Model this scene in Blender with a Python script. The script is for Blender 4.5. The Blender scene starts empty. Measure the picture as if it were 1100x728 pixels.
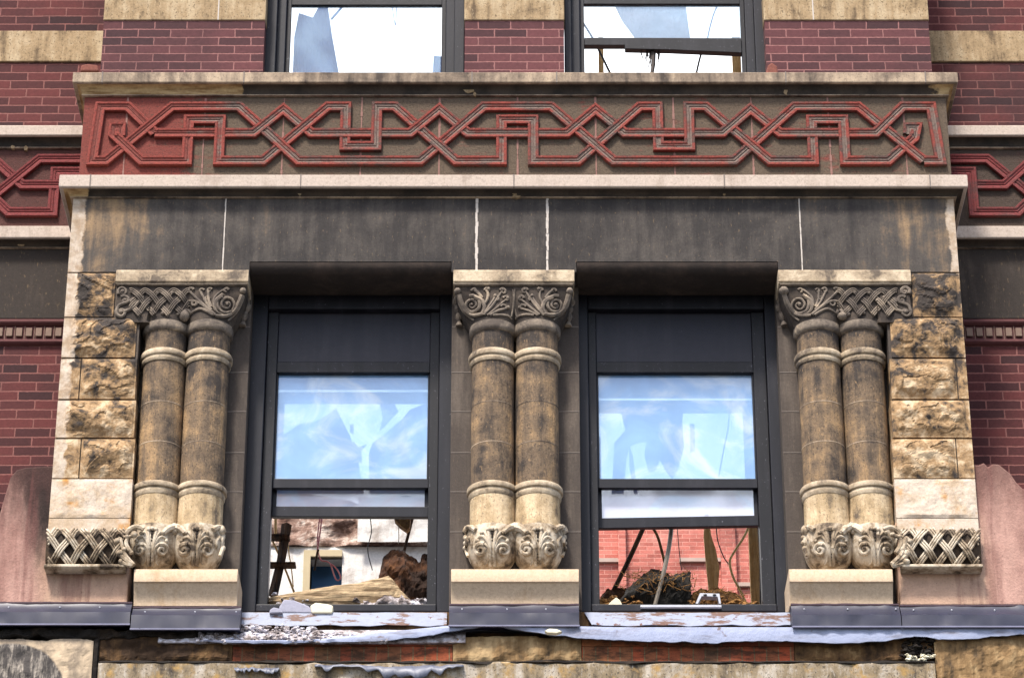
import bpy, math, random
from mathutils import Vector, noise as mn
R = math.radians
random.seed(7)
scene = bpy.context.scene
col = scene.collection

# ------------------------------------------------------------------ camera, sky, sun, exposure
FPX, TILT, DIST, CAMZ = 3357.0, R(28.0), 18.0, 1.6
D = 0.68                     # how far the bay stands out from the main wall
cam_d = bpy.data.cameras.new("camera")
cam_d.sensor_width = 36.0
cam_d.lens = 36.0 * FPX / 1100.0
cam_d.clip_start, cam_d.clip_end = 0.5, 3000.0
cam = bpy.data.objects.new("camera", cam_d); col.objects.link(cam)
cam.location = (0, -DIST, CAMZ)
cam.rotation_euler = (R(90) + TILT, 0, 0)
scene.camera = cam

SUN_EL, SUN_AZ = 58.0, -24.0          # azimuth measured from straight behind the camera, negative = from the left
world = bpy.data.worlds.new("World"); scene.world = world
world.use_nodes = True
wn = world.node_tree
bg = wn.nodes["Background"]
sky = wn.nodes.new("ShaderNodeTexSky")
sky.sky_type = 'NISHITA'
sky.sun_disc = False
sky.sun_elevation = R(SUN_EL)
sky.sun_rotation = R(180.0 - SUN_AZ)
sky.dust_density = 3.0
sky.air_density = 1.0
# thin bright cloud over the half of the sky behind the building, blue on the street side
tc = wn.nodes.new("ShaderNodeTexCoord")
sx = wn.nodes.new("ShaderNodeSeparateXYZ"); wn.links.new(tc.outputs['Generated'], sx.inputs[0])
cn = wn.nodes.new("ShaderNodeTexNoise"); cn.inputs['Scale'].default_value = 2.6; cn.inputs['Detail'].default_value = 7
wn.links.new(tc.outputs['Generated'], cn.inputs['Vector'])
ad = wn.nodes.new("ShaderNodeMath"); ad.operation = 'MULTIPLY_ADD'; ad.inputs[1].default_value = .9
wn.links.new(cn.outputs['Fac'], ad.inputs[0]); wn.links.new(sx.outputs[1], ad.inputs[2])
mr = wn.nodes.new("ShaderNodeMapRange"); mr.interpolation_type = 'SMOOTHSTEP'
mr.inputs[1].default_value = .35; mr.inputs[2].default_value = .85; wn.links.new(ad.outputs[0], mr.inputs[0])
cm = wn.nodes.new("ShaderNodeMix"); cm.data_type = 'RGBA'
wn.links.new(mr.outputs[0], cm.inputs[0]); wn.links.new(sky.outputs[0], cm.inputs[6]); cm.inputs[7].default_value = (7.0, 7.2, 7.5, 1)
wn.links.new(cm.outputs[2], bg.inputs[0])
bg.inputs[1].default_value = 0.105
sun_d = bpy.data.lights.new("sun", 'SUN')
sun_d.energy = 2.3
sun_d.angle = R(9)
sun_d.color = (1.0, 0.93, 0.84)
sun = bpy.data.objects.new("sun", sun_d); col.objects.link(sun)
_sd = Vector((math.sin(R(SUN_AZ)) * math.cos(R(SUN_EL)), -math.cos(R(SUN_AZ)) * math.cos(R(SUN_EL)), math.sin(R(SUN_EL))))
sun.location = _sd * 40
sun.rotation_euler = (-_sd).to_track_quat('-Z', 'Y').to_euler()
scene.view_settings.view_transform = 'Standard'
scene.view_settings.look = 'None'
scene.view_settings.gamma = 1.0
scene.view_settings.use_curve_mapping = False
scene.view_settings.exposure = 1.62

# ------------------------------------------------------------------ from a point of the photograph to a point on a plane y = Y
CT, ST = math.cos(TILT), math.sin(TILT)
def at(px, py, Y=0.0):
    u, v = (px - 550.0) / FPX, (364.0 - py) / FPX
    d = Vector((u, CT - v * ST, ST + v * CT))
    k = (Y + DIST) / d.y
    return Vector((d.x * k, Y, CAMZ + d.z * k))
def X(px, py, Y=0.0): return at(px, py, Y).x
def Z(py, Y=0.0): return at(550, py, Y).z
def onto(px, py, F):
    p = at(px, py, 0.0)
    for _ in range(8):
        p = at(px, py, F(p.x, p.z))
    return p
MPP = 1.0 / 164.7           # metres per photo pixel on the bay

# ------------------------------------------------------------------ mesh and object helpers
WORLD0 = {}
def thing(name, loc, label, cat, group=None, kind=None):
    o = bpy.data.objects.new(name, None); col.objects.link(o)
    o.location = loc; WORLD0[o] = Vector(loc)
    o['label'] = label; o['category'] = cat
    if group: o['group'] = group
    if kind: o['kind'] = kind
    return o
def holder(name, parent, loc=None, label=None):
    o = bpy.data.objects.new(name, None); col.objects.link(o)
    w = Vector(loc) if loc is not None else WORLD0[parent].copy()
    o.parent = parent; o.location = w - WORLD0[parent]; WORLD0[o] = w
    if label: o['label'] = label
    return o
def tag(o, label, cat, group=None, kind=None):
    o['label'] = label; o['category'] = cat
    if group: o['group'] = group
    if kind: o['kind'] = kind
    return o

class MB:
    def __init__(s): s.v = []; s.f = []
    def add(s, vs, fs):
        b = len(s.v); s.v += [tuple(p) for p in vs]; s.f += [tuple(i + b for i in f) for f in fs]
    def box(s, x0, x1, y0, y1, z0, z1):
        vs = [(x0,y0,z0),(x1,y0,z0),(x1,y1,z0),(x0,y1,z0),(x0,y0,z1),(x1,y0,z1),(x1,y1,z1),(x0,y1,z1)]
        s.add(vs, [(0,3,2,1),(4,5,6,7),(0,1,5,4),(1,2,6,5),(2,3,7,6),(3,0,4,7)])
        return s
    def extrude_x(s, prof, x0, x1, n=1):
        # closed profile of (y, z)
        m = len(prof); vs = []
        for i in range(n + 1):
            x = x0 + (x1 - x0) * i / n
            vs += [(x, y, z) for y, z in prof]
        fs = []
        for i in range(n):
            for j in range(m):
                k = (j + 1) % m
                fs.append((i*m+j, i*m+k, (i+1)*m+k, (i+1)*m+j))
        fs.append(tuple(range(m))[::-1]); fs.append(tuple(n*m + j for j in range(m)))
        s.add(vs, fs); return s
    def around(s, prof, xl, xr, yf, yb):
        # open profile of (offset, z) swept round the left return, the front and the right return of a bay
        m = len(prof); vs = []
        for o, z in prof: vs.append((xl - o, yb, z))
        for o, z in prof: vs.append((xl - o, yf - o, z))
        for o, z in prof: vs.append((xr + o, yf - o, z))
        for o, z in prof: vs.append((xr + o, yb, z))
        fs = []
        for i in range(3):
            for j in range(m - 1):
                fs.append((i*m+j, i*m+j+1, (i+1)*m+j+1, (i+1)*m+j))
        s.add(vs, fs); return s
    def lathe(s, prof, cx, cy, n=40, a0=0.0, a1=2*math.pi):
        vs = []; m = len(prof)
        full = abs(a1 - a0 - 2*math.pi) < 1e-6
        k = n if full else n + 1
        for i in range(k):
            a = a0 + (a1 - a0) * i / n
            c, q = math.cos(a), math.sin(a)
            vs += [(cx + r*c, cy + r*q, z) for r, z in prof]
        fs = []
        for i in range(n):
            i2 = (i + 1) % k
            for j in range(m - 1):
                fs.append((i*m+j, i*m+j+1, i2*m+j+1, i2*m+j))
        s.add(vs, fs); return s
    def tube(s, pts, rad, sides=7, sq=1.0, cap=True):
        pts = [Vector(p) for p in pts]; n = len(pts)
        if not hasattr(rad, '__len__'): rad = [rad] * n
        t0 = (pts[1] - pts[0]).normalized()
        ref = Vector((0, 1, 0)) if abs(t0.y) < .9 else Vector((1, 0, 0))
        vs = []; 
        for i in range(n):
            t = (pts[min(i+1, n-1)] - pts[max(i-1, 0)])
            t = t.normalized() if t.length > 1e-9 else t0
            b = t.cross(ref)
            b = b.normalized() if b.length > 1e-6 else Vector((0,0,1))
            nn = b.cross(t).normalized()
            for j in range(sides):
                a = 2*math.pi*j/sides
                vs.append(pts[i] + (b*math.cos(a) + nn*math.sin(a)*sq) * rad[i])
        fs = []
        for i in range(n-1):
            for j in range(sides):
                k = (j+1) % sides
                fs.append((i*sides+j, i*sides+k, (i+1)*sides+k, (i+1)*sides+j))
        if cap:
            fs.append(tuple(range(sides))[::-1]); fs.append(tuple((n-1)*sides+j for j in range(sides)))
        s.add(vs, fs); return s
    def ball(s, c, r, n=10, sx=1, sy=1, sz=1):
        c = Vector(c); m = max(4, n//2); vs = []; fs = []
        for i in range(m+1):
            ph = math.pi*i/m
            for j in range(n):
                a = 2*math.pi*j/n
                vs.append((c.x + sx*r*math.sin(ph)*math.cos(a), c.y + sy*r*math.sin(ph)*math.sin(a), c.z + sz*r*math.cos(ph)))
        for i in range(m):
            for j in range(n):
                k = (j+1) % n
                fs.append((i*n+j, (i+1)*n+j, (i+1)*n+k, i*n+k))
        s.add(vs, fs); return s
    def grid(s, fn, nu, nv):
        vs = [fn(i/nu, j/nv) for j in range(nv+1) for i in range(nu+1)]
        w = nu+1
        fs = [(j*w+i, j*w+i+1, (j+1)*w+i+1, (j+1)*w+i) for j in range(nv) for i in range(nu)]
        s.add(vs, fs); return s
    def slab(s, pts, y0, y1):
        # polygon of (x, z) given thickness from y0 to y1
        m = len(pts)
        vs = [(x, y0, z) for x, z in pts] + [(x, y1, z) for x, z in pts]
        fs = [tuple(range(m)), tuple(range(m, 2*m))[::-1]]
        for j in range(m):
            k = (j+1) % m
            fs.append((k, j, m+j, m+k))
        s.add(vs, fs); return s
    def rough(s, x0, x1, y0, y1, z0, z1, amp=.012, seed=0, chip=.012):
        # a block with a worn, chipped face
        nu = max(10, int((x1-x0)/.014)); nv = max(6, int((z1-z0)/.014)); vs = []; rows = nv + 3
        for i in range(nu+1):
            x = x0 + (x1-x0)*i/nu
            dt = chip*max(0, fbm(x*6, seed, 1, 4)+.1)*1.6; db = chip*max(0, fbm(x*6, seed, 9, 4)+.1)*1.6
            a, b = z0+db, z1-dt
            col_ = [(x, y1, a)]
            for j in range(nv+1):
                t = j/nv; z = a + (b-a)*t
                e = min(1, t/.12)*min(1, (1-t)/.12)*min(1, i/2)*min(1, (nu-i)/2)
                col_.append((x, y0 + .010*(1-e) - amp*e*fbm(x*9, seed, z*9, 5), z))
            col_.append((x, y1, b)); vs += col_
        fs = [(i*rows+j, i*rows+j+1, (i+1)*rows+j+1, (i+1)*rows+j) for i in range(nu) for j in range(rows-1)]
        fs += [tuple(range(rows))[::-1], tuple(nu*rows+j for j in range(rows))]
        s.add(vs, fs); return s
    def build(s, name, mat, parent=None, smooth=False, label=None, bevel=0.0, origin=None):
        me = bpy.data.meshes.new(name)
        xs = [p[0] for p in s.v]; ys = [p[1] for p in s.v]; zs = [p[2] for p in s.v]
        o0 = Vector(origin) if origin is not None else Vector(((min(xs)+max(xs))/2, (min(ys)+max(ys))/2, min(zs)))
        me.from_pydata([(p[0]-o0.x, p[1]-o0.y, p[2]-o0.z) for p in s.v], [], s.f)
        me.update()
        import bmesh
        bm = bmesh.new(); bm.from_mesh(me)
        bmesh.ops.recalc_face_normals(bm, faces=bm.faces)
        bm.to_mesh(me); bm.free()
        me.materials.append(mat)
        if smooth:
            for p in me.polygons: p.use_smooth = True
            try: me.set_sharp_from_angle(angle=R(42))
            except Exception: pass
        o = bpy.data.objects.new(name, me); col.objects.link(o)
        WORLD0[o] = o0
        if parent is not None:
            o.parent = parent; o.location = o0 - WORLD0[parent]
        else:
            o.location = o0
        if bevel > 0:
            b = o.modifiers.new("edge_wear", 'BEVEL'); b.width = bevel; b.segments = 2; b.limit_method = 'ANGLE'; b.angle_limit = R(40)
        if label: o['label'] = label
        return o

def fbm(x, y, z, oct=4, f=1.0):
    t, a = 0.0, 1.0
    for _ in range(oct):
        t += a * mn.noise(Vector((x*f, y*f, z*f))); a *= .5; f *= 2.03
    return t
def catmull(pts, n=6):
    pts = [tuple(p) for p in pts]
    if len(pts) < 3: 
        out = []
        for i in range(n+1):
            t = i/n; out.append(tuple(a+(b-a)*t for a, b in zip(pts[0], pts[1])))
        return out
    P = [pts[0]] + pts + [pts[-1]]; out = []
    for i in range(1, len(P)-2):
        for k in range(n):
            t = k/n
            out.append(tuple(.5*((2*b)+(-a+c)*t+(2*a-5*b+4*c-d)*t*t+(-a+3*b-3*c+d)*t**3) for a, b, c, d in zip(P[i-1], P[i], P[i+1], P[i+2])))
    out.append(pts[-1]); return out

# ------------------------------------------------------------------ materials
def lin(r, g, b):
    f = lambda c: (c/255/12.92) if c/255 <= .04045 else ((c/255+.055)/1.055)**2.4
    return (f(r), f(g), f(b), 1.0)
class N:
    def __init__(s, name):
        s.m = bpy.data.materials.new(name); s.m.use_nodes = True
        s.t = s.m.node_tree; s.n = s.t.nodes; s.l = s.t.links
        s.bsdf = s.n["Principled BSDF"]; s.out = s.n["Material Output"]
        s.bsdf.inputs['Roughness'].default_value = .9
        s.bsdf.inputs['Specular IOR Level'].default_value = .25
        g = s.n.new("ShaderNodeNewGeometry"); s.pos = g.outputs['Position']; s.geo = g
    def put(s, sock, v):
        if hasattr(v, 'links'): s.l.new(v, sock)
        elif isinstance(v, (tuple, list)) and len(v) == 3 and sock.type == 'RGBA': sock.default_value = (*v, 1)
        else: sock.default_value = v
    def scale(s, v, sc):
        m = s.n.new("ShaderNodeVectorMath"); m.operation = 'MULTIPLY'; s.put(m.inputs[0], v); m.inputs[1].default_value = sc; return m.outputs[0]
    def shift(s, v, sc):
        m = s.n.new("ShaderNodeVectorMath"); m.operation = 'ADD'; s.put(m.inputs[0], v); m.inputs[1].default_value = sc; return m.outputs[0]
    def noise(s, sc=5.0, vec=None, detail=6, rough=.6, dist=0.0):
        n = s.n.new("ShaderNodeTexNoise"); s.put(n.inputs['Vector'], vec if vec is not None else s.pos)
        n.inputs['Scale'].default_value = sc; n.inputs['Detail'].default_value = detail; n.inputs['Roughness'].default_value = rough
        n.inputs['Distortion'].default_value = dist; return n.outputs['Fac']
    def voro(s, sc=5.0, vec=None, feature='F1'):
        n = s.n.new("ShaderNodeTexVoronoi"); n.feature = feature; s.put(n.inputs['Vector'], vec if vec is not None else s.pos)
        n.inputs['Scale'].default_value = sc; return n
    def math(s, op, a, b=0.0, clamp=False):
        m = s.n.new("ShaderNodeMath"); m.operation = op; m.use_clamp = clamp; s.put(m.inputs[0], a); s.put(m.inputs[1], b); return m.outputs[0]
    def step(s, v, a, b):
        m = s.n.new("ShaderNodeMapRange"); m.interpolation_type = 'SMOOTHSTEP'; s.put(m.inputs[0], v)
        m.inputs[1].default_value = a; m.inputs[2].default_value = b; return m.outputs[0]
    def mix(s, f, a, b, mode='MIX'):
        m = s.n.new("ShaderNodeMix"); m.data_type = 'RGBA'; m.blend_type = mode
        s.put(m.inputs[0], f); s.put(m.inputs[6], a); s.put(m.inputs[7], b); return m.outputs[2]
    def xyz(s, v=None):
        m = s.n.new("ShaderNodeSeparateXYZ"); s.put(m.inputs[0], v if v is not None else s.pos); return m.outputs
    def comb(s, x, y, z=0.0):
        m = s.n.new("ShaderNodeCombineXYZ"); s.put(m.inputs[0], x); s.put(m.inputs[1], y); s.put(m.inputs[2], z); return m.outputs[0]
    def bump(s, h, strength=.4, dist=.01):
        b = s.n.new("ShaderNodeBump"); b.inputs['Strength'].default_value = strength; b.inputs['Distance'].default_value = dist
        s.put(b.inputs['Height'], h); s.l.new(b.outputs[0], s.bsdf.inputs['Normal']); return b
    def color(s, c): s.put(s.bsdf.inputs['Base Color'], c)
    def vary(s, c, amt=.25, sc=40.0):
        f = s.noise(sc, detail=4); g = s.math('MULTIPLY_ADD', f, amt*2); g.node.inputs[2].default_value = 1-amt
        return s.mix(1.0, c, s.comb(g, g, g), 'MULTIPLY')

def stone(name, soot, mid, clean, lo=.42, hi=.66, sc=2.4, streak=.5, margin=None, tool=0.0, bump=.35, bsc=70.0, ochre=None, zbias=None, speck=0.0, xends=None):
    m = N(name)
    a = m.noise(sc, detail=9, rough=.68, dist=.3)
    b = m.noise(1.0, m.scale(m.pos, (14, 14, 1.6)), detail=6, rough=.6)
    k = m.math('ADD', m.math('MULTIPLY', a, 1-streak), m.math('MULTIPLY', b, streak))
    if margin:
        # washed-clean strip beyond |x| = margin[0], with a ragged edge
        x, y, z = m.xyz()
        ax = m.math('MAXIMUM', m.math('MULTIPLY', x, -1.0), m.math('SUBTRACT', x, margin[2]))
        n2 = m.noise(7.0, detail=8, rough=.7)
        e = m.math('ADD', ax, m.math('MULTIPLY', m.math('SUBTRACT', n2, .5), margin[1]))
        w = m.step(e, margin[0], margin[0] + .022)
        k = m.math('ADD', k, m.math('MULTIPLY', w, .12), clamp=True)
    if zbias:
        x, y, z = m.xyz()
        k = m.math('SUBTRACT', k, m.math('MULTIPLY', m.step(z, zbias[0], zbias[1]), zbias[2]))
    if xends:
        x, y, z = m.xyz()
        k = m.math('ADD', k, m.math('MULTIPLY', m.step(m.math('ABSOLUTE', x), xends[0], xends[1]), xends[2]))
    f1 = m.step(k, lo, (lo+hi)/2); f2 = m.step(k, (lo+hi)/2 - .02, hi)
    c = m.mix(f2, m.mix(f1, soot, mid), clean)
    if speck:
        c = m.mix(m.math('MULTIPLY', m.step(m.noise(1.0, m.scale(m.pos, (85, 85, 60)), detail=3), .58, .66), speck), c, soot)
        c = m.mix(m.math('MULTIPLY', m.step(m.noise(1.0, m.scale(m.pos, (60, 60, 22)), detail=4), .60, .70), speck*.7), c, clean)
    if margin:
        c = m.mix(w, c, m.mix(m.step(m.noise(11.0, detail=7), .35, .62), lin(150,130,108), lin(178,164,148)))
    if ochre:
        c = m.mix(m.step(m.noise(sc*1.7, m.shift(m.pos, (3.1, 1.2, 7.7)), detail=6), .52, .7), c, ochre)
    c = m.vary(c, .3, 55); c = m.vary(c, .2, 260)
    m.color(c)
    h = m.noise(bsc, detail=5, rough=.7)
    if tool:
        t = m.noise(1.0, m.scale(m.pos, (190, 20, 9)), detail=3)
        h = m.math('ADD', h, m.math('MULTIPLY', t, tool))
    h = m.math('ADD', h, m.math('MULTIPLY', m.noise(9.0, detail=3), 1.6))
    m.bump(h, bump, .006)
    return m.m

def plain(name, c, rough=.6, vary=.15, sc=30., bump=.1, metal=0., spec=.3):
    m = N(name); m.color(m.vary(c, vary, sc)); m.bsdf.inputs['Roughness'].default_value = rough
    m.bsdf.inputs['Metallic'].default_value = metal; m.bsdf.inputs['Specular IOR Level'].default_value = spec
    m.bump(m.noise(sc*2, detail=4), bump, .004); return m.m

def brick(name, c1, c2, mortar, bw=.223, rh=.0672, mort=.010, off=.5, z0=0.0, x0=0.0, bloom=None, dirt=.35, freq=2, grime=0):
    m = N(name)
    x, y, z = m.xyz()
    v = m.comb(m.math('ADD', x, x0), m.math('SUBTRACT', z, z0), 0.0)
    # a little waver so joints are not ruler straight
    w = m.scale(m.comb(m.math('ADD', m.noise(3.0), m.noise(34.0, detail=3)), m.math('ADD', m.noise(3.3, m.shift(m.pos, (9, 9, 9))), m.noise(38.0, m.shift(m.pos, (4, 9, 9)), detail=3)), 0.0), (.010, .009, 0))
    va = m.n.new("ShaderNodeVectorMath"); va.operation = 'ADD'; m.put(va.inputs[0], v); m.put(va.inputs[1], w)
    b = m.n.new("ShaderNodeTexBrick"); m.put(b.inputs['Vector'], va.outputs[0])
    b.inputs['Scale'].default_value = 1.0; b.inputs['Brick Width'].default_value = bw; b.inputs['Row Height'].default_value = rh
    b.inputs['Mortar Size'].default_value = mort/2; b.inputs['Mortar Smooth'].default_value = .25; b.offset = off; b.offset_frequency = freq
    b.inputs['Color1'].default_value = c1; b.inputs['Color2'].default_value = c2; b.inputs['Mortar'].default_value = mortar
    c = b.outputs['Color']
    c = m.mix(m.math('MULTIPLY', m.step(m.noise(1.3, detail=7), .45, .7), dirt), c, (.022, .014, .016, 1))
    if bloom: c = m.mix(m.math('MULTIPLY', m.step(m.noise(2.1, m.shift(m.pos, (5, 0, 2)), detail=7), .5, .75), .5), c, bloom)
    if grime: c = m.mix(m.math('MULTIPLY', m.step(m.noise(1.0, m.scale(m.pos, (5, 5, 16)), detail=8, rough=.7), .44, .60), grime), c, lin(46, 36, 26))
    c = m.vary(c, .35, 45); c = m.vary(c, .2, 180)
    m.color(c)
    h = m.math('SUBTRACT', m.math('MULTIPLY', m.noise(120, detail=4), .25), b.outputs['Fac'])
    m.bump(h, .8, .006)
    return m.m

SOOT = lin(62, 55, 50); MIDS = lin(104, 92, 80); TAN = lin(176, 148, 108); PALE = lin(206, 190, 170); CREAM = lin(196, 170, 128)
XM = abs(X(92, 250, 0))
M = {}
M['lintel']  = stone("sooty_lintel_stone", lin(51,48,47), lin(74,69,65), lin(142,118,90), .44, .74, 1.6, .34, margin=(XM, .13, .06), tool=1.8, bump=.6, speck=.4, xends=(1.5, 2.5, .075))
M['wall']    = stone("sooty_wall_stone", lin(50,44,40), lin(70,61,54), lin(150,124,86), .52, .82, 1.6, .45, tool=1.0, speck=.3)
M['jamb']    = stone("sooty_jamb_stone", lin(68,61,56), lin(92,83,75), lin(132,114,94), .46, .86, 2.0, .55, tool=1.0, speck=.3)
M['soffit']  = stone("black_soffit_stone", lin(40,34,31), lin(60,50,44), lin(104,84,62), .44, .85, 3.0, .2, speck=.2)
M['ledge']   = stone("pale_ledge_stone", lin(96,86,79), lin(150,136,124), lin(170,156,144), .26, .50, 2.6, .45, bump=.35, speck=.35)
M['ledge2']  = stone("stained_ledge_stone", lin(66,58,52), lin(116,102,88), lin(164,146,124), .40, .60, 1.5, .30, bump=.35, speck=.4)
M['band']    = stone("tan_band_stone", lin(88,73,56), lin(142,121,92), lin(164,146,118), .36, .62, 6.0, .55, bump=.5, speck=.8)
M['rock']    = stone("rock_faced_sandstone", lin(57,51,47), lin(142,115,83), lin(186,165,136), .36, .62, 8.5, .08, margin=(abs(X(86,300,0)), .19, .10), bump=.6, bsc=45, zbias=(Z(470,0), Z(320,0), .105))
M['smooth']  = stone("pale_dressed_sandstone", lin(120,98,76), lin(168,148,124), lin(186,172,156), .28, .55, 4.0, .1, ochre=lin(172,124,66), bump=.5, speck=.25)
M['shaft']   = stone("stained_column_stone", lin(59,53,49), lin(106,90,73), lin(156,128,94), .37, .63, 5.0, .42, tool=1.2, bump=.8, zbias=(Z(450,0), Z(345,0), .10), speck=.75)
M['drum']    = stone("pale_column_drum_stone", lin(82,72,62), lin(150,130,100), lin(184,164,134), .36, .58, 3.6, .45, bump=.7, speck=.6)
M['ring']    = stone("worn_ring_stone", lin(92,82,72), lin(150,134,112), lin(184,168,144), .38, .6, 6.0, .2, bump=.4, speck=.35)
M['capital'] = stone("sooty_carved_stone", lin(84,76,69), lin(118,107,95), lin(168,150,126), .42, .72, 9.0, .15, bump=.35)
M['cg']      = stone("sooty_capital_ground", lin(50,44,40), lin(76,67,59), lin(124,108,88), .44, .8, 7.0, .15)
M['carved']  = stone("weathered_carved_stone", lin(74,64,54), lin(140,124,103), lin(186,174,155), .38, .58, 9.0, .15, bump=.35)
M['recess']  = stone("shade_black_recess_stone", lin(38,32,28), lin(56,47,39), lin(104,86,64), .48, .8, 5.0, .2)  # black put in for the shade inside clefts and holes
M['basket']  = stone("brown_basket_ground", lin(46,38,31), lin(76,62,48), lin(140,116,84), .46, .74, 6.0, .2)
M['plinth']  = stone("buff_plinth_stone", lin(120,98,78), lin(166,142,114), lin(180,160,136), .28, .5, 2.4, .35, bump=.3, speck=.25)
M['panel']   = None
m = N("black_cornice_moulding")
x, y, z = m.xyz()
k = m.noise(5.0, detail=9, rough=.7)
c = m.mix(m.step(k, .35, .62), lin(40,35,31), lin(62,53,45))
zmid = Z(150, 0)
top_ = m.step(z, zmid, zmid + .01)
edge = m.math('SUBTRACT', m.math('MULTIPLY', top_, X(262, 95, 0) - X(96, 205, 0)), -X(96, 205, 0))
clean_l = m.step(m.math('SUBTRACT', m.math('ADD', x, m.math('MULTIPLY', m.noise(14.0, detail=5), .06)), edge), .035, .02)
clean_r = m.math('MULTIPLY', m.step(m.math('ADD', x, m.math('MULTIPLY', m.noise(9.0, detail=6), .5)), X(1000, 95, 0) + .22, X(1000, 95, 0) + .30), top_)
cl_ = m.math('MULTIPLY', m.math('MAXIMUM', clean_l, clean_r), m.step(y, D - .06, D - .10))
c = m.mix(cl_, c, m.mix(m.step(m.noise(1.0, m.scale(m.pos, (4, 4, 30)), detail=7), .36, .6), lin(120,92,58), lin(172,146,106)))
c = m.vary(c, .3, 55); m.color(c); m.bump(m.noise(60, detail=5), .35, .006); M['cavetto'] = m.m
def paint(name, c, thr):
    m = N(name); k = m.noise(1.0, m.scale(m.pos, (70, 70, 45)), detail=5, rough=.7)
    d = m.noise(1.0, m.scale(m.pos, (9, 9, 1.2)), detail=5)
    cc = m.mix(m.math('MULTIPLY', m.step(d, .45, .75), .35), c, lin(52,51,57))
    cc = m.mix(m.step(k, thr-.04, thr), cc, lin(96,96,104)); m.color(m.vary(cc, .25, 20))
    m.bsdf.inputs['Roughness'].default_value = .45; m.bump(m.noise(40), .12, .004); return m.m
M['frame']   = paint("blue_black_window_paint", lin(15,16,24), .70)
M['framed']  = paint("black_window_paint", lin(15,15,19), .68)
M['transom'] = paint("charcoal_transom_board", lin(32,32,41), .74)
M['mortar']  = plain("pale_mortar", lin(176,168,160), .95, .2, 60, .3)
M['greymortar'] = plain('grey_mortar', lin(112,104,98), .95, .3, 60, .2)
M['seal'] = plain('purple_brown_sealant', lin(62,46,54), .7, .3, 30, .3)
M['pinkmortar'] = plain("pink_mortar", lin(126,94,86), .95, .3, 60, .3)
M['flash']   = plain("blue_grey_flashing_metal", lin(26,28,48), .45, .4, 7, .12, spec=.5)
M['flashrim'] = plain("bright_flashing_rim", lin(110,110,130), .4, .4, 12, .1)
M['bricka']  = brick("purple_brick_upper_bay", lin(92,54,56), lin(58,37,40), lin(130,90,87), .2235, .0668, .010, z0=Z(75, .06), dirt=.4)
M['brickb']  = brick("dark_red_brick_main_wall", lin(88,44,43), lin(50,29,31), lin(118,77,72), .236, .0685, .011, z0=Z(140, .7), dirt=.55)
M['brickfar'] = brick("weathered_red_brick_far", lin(186,112,100), lin(150,82,72), lin(194,136,122), .17, .052, .009, z0=0, dirt=.5, bloom=lin(210,166,152))
M['rowlock'] = brick("burnt_rowlock_brick", lin(150,70,44), lin(112,78,52), lin(122,100,72), .0755, .30, .008, off=0, z0=Z(715, .0), dirt=.55, bloom=lin(136,104,66), grime=.8)
M['stretch'] = brick("burnt_stretcher_brick", lin(136,82,52), lin(122,56,38), lin(122,100,72), .23, .30, .008, off=0, z0=Z(715, .0), x0=.07, dirt=.45, bloom=lin(140,110,72), grime=.8)

def terracotta(name, red, grey, bias):
    m = N(name)
    x, y, z = m.xyz()
    a = m.noise(5.0, detail=8, rough=.7); b = m.noise(1.0, m.scale(m.pos, (3, 3, 30)), detail=5)
    k = m.math('ADD', m.math('MULTIPLY', a, .65), m.math('MULTIPLY', b, .35))
    # the outer end of the band has kept its red
    e = m.step(m.math('ADD', m.math('MULTIPLY', x, -1.0), m.math('MULTIPLY', m.noise(6.0), .4)), 2.0, 2.75)
    k = m.math('ADD', k, m.math('MULTIPLY', e, .25))
    f = m.step(k, bias - .06, bias + .09)
    c = m.mix(f, grey, red); c = m.vary(c, .35, 60); c = m.vary(c, .25, 220)
    c = m.mix(m.math('MULTIPLY', m.step(m.noise(1.0, m.scale(m.pos, (75, 75, 60)), detail=4), .52, .64), .5), c, lin(48,40,36))
    m.color(c); m.bump(m.math('ADD', m.noise(110, detail=4), m.noise(45, detail=2)), .7, .006); return m.m
M['terra']   = terracotta("red_terracotta_strand", lin(122,57,49), lin(78,62,57), .45)
M['terragr'] = terracotta("grey_terracotta_groove", lin(112,60,53), lin(108,94,86), .52)
M['terrabg'] = terracotta("sooty_terracotta_ground", lin(108,54,47), lin(84,72,60), .60)
M['terradk'] = terracotta("dark_terracotta_strand", lin(108,50,50), lin(84,54,52), .44)
M['terradkbg'] = terracotta("dark_terracotta_ground", lin(74,46,42), lin(66,55,48), .60)
M['tile'] = plain("dark_terracotta_tile", lin(74,38,38), .8, .35, 30, .3)
M['tiledot'] = plain("grey_tile_boss", lin(112,92,80), .8, .35, 30, .3)

m = N("pink_render_with_soot")
x, y, z = m.xyz()
n1 = m.noise(1.0, m.scale(m.pos, (2.2, 2.2, .9)), detail=7); n2 = m.noise(1.0, m.scale(m.pos, (16, 16, 5)), detail=8, rough=.7)
inner = m.step(m.math('ADD', m.math('MULTIPLY', m.math('ABSOLUTE', x), -1.0), m.math('MULTIPLY', n1, .5)), -2.78, -2.62)
c = m.mix(m.step(n1, .35, .62), lin(122,88,80), lin(166,132,120))
c = m.mix(m.math('MULTIPLY', inner, .9), c, lin(176,146,124))
ztop = Z(500, .03)
up = m.step(m.math('ADD', z, m.math('MULTIPLY', n2, .55)), ztop - .10, ztop + .22)
st = m.step(m.math('ADD', m.math('ADD', z, m.math('MULTIPLY', m.math('ADD', n1, m.math('MULTIPLY', m.math('SUBTRACT', n2, .5), .8)), .9)), m.math('MULTIPLY', m.step(m.math('ABSOLUTE', x), 3.20, 2.95), .45)), ztop - .12, ztop + .62)
c = m.mix(m.math('MULTIPLY', st, m.step(x, 1.0, -1.0)), c, lin(30, 23, 21))
c = m.mix(m.math('MULTIPLY', up, .55), c, lin(70, 46, 42))
n4 = m.noise(1.0, m.scale(m.pos, (9, 9, .8)), detail=6)
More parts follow.
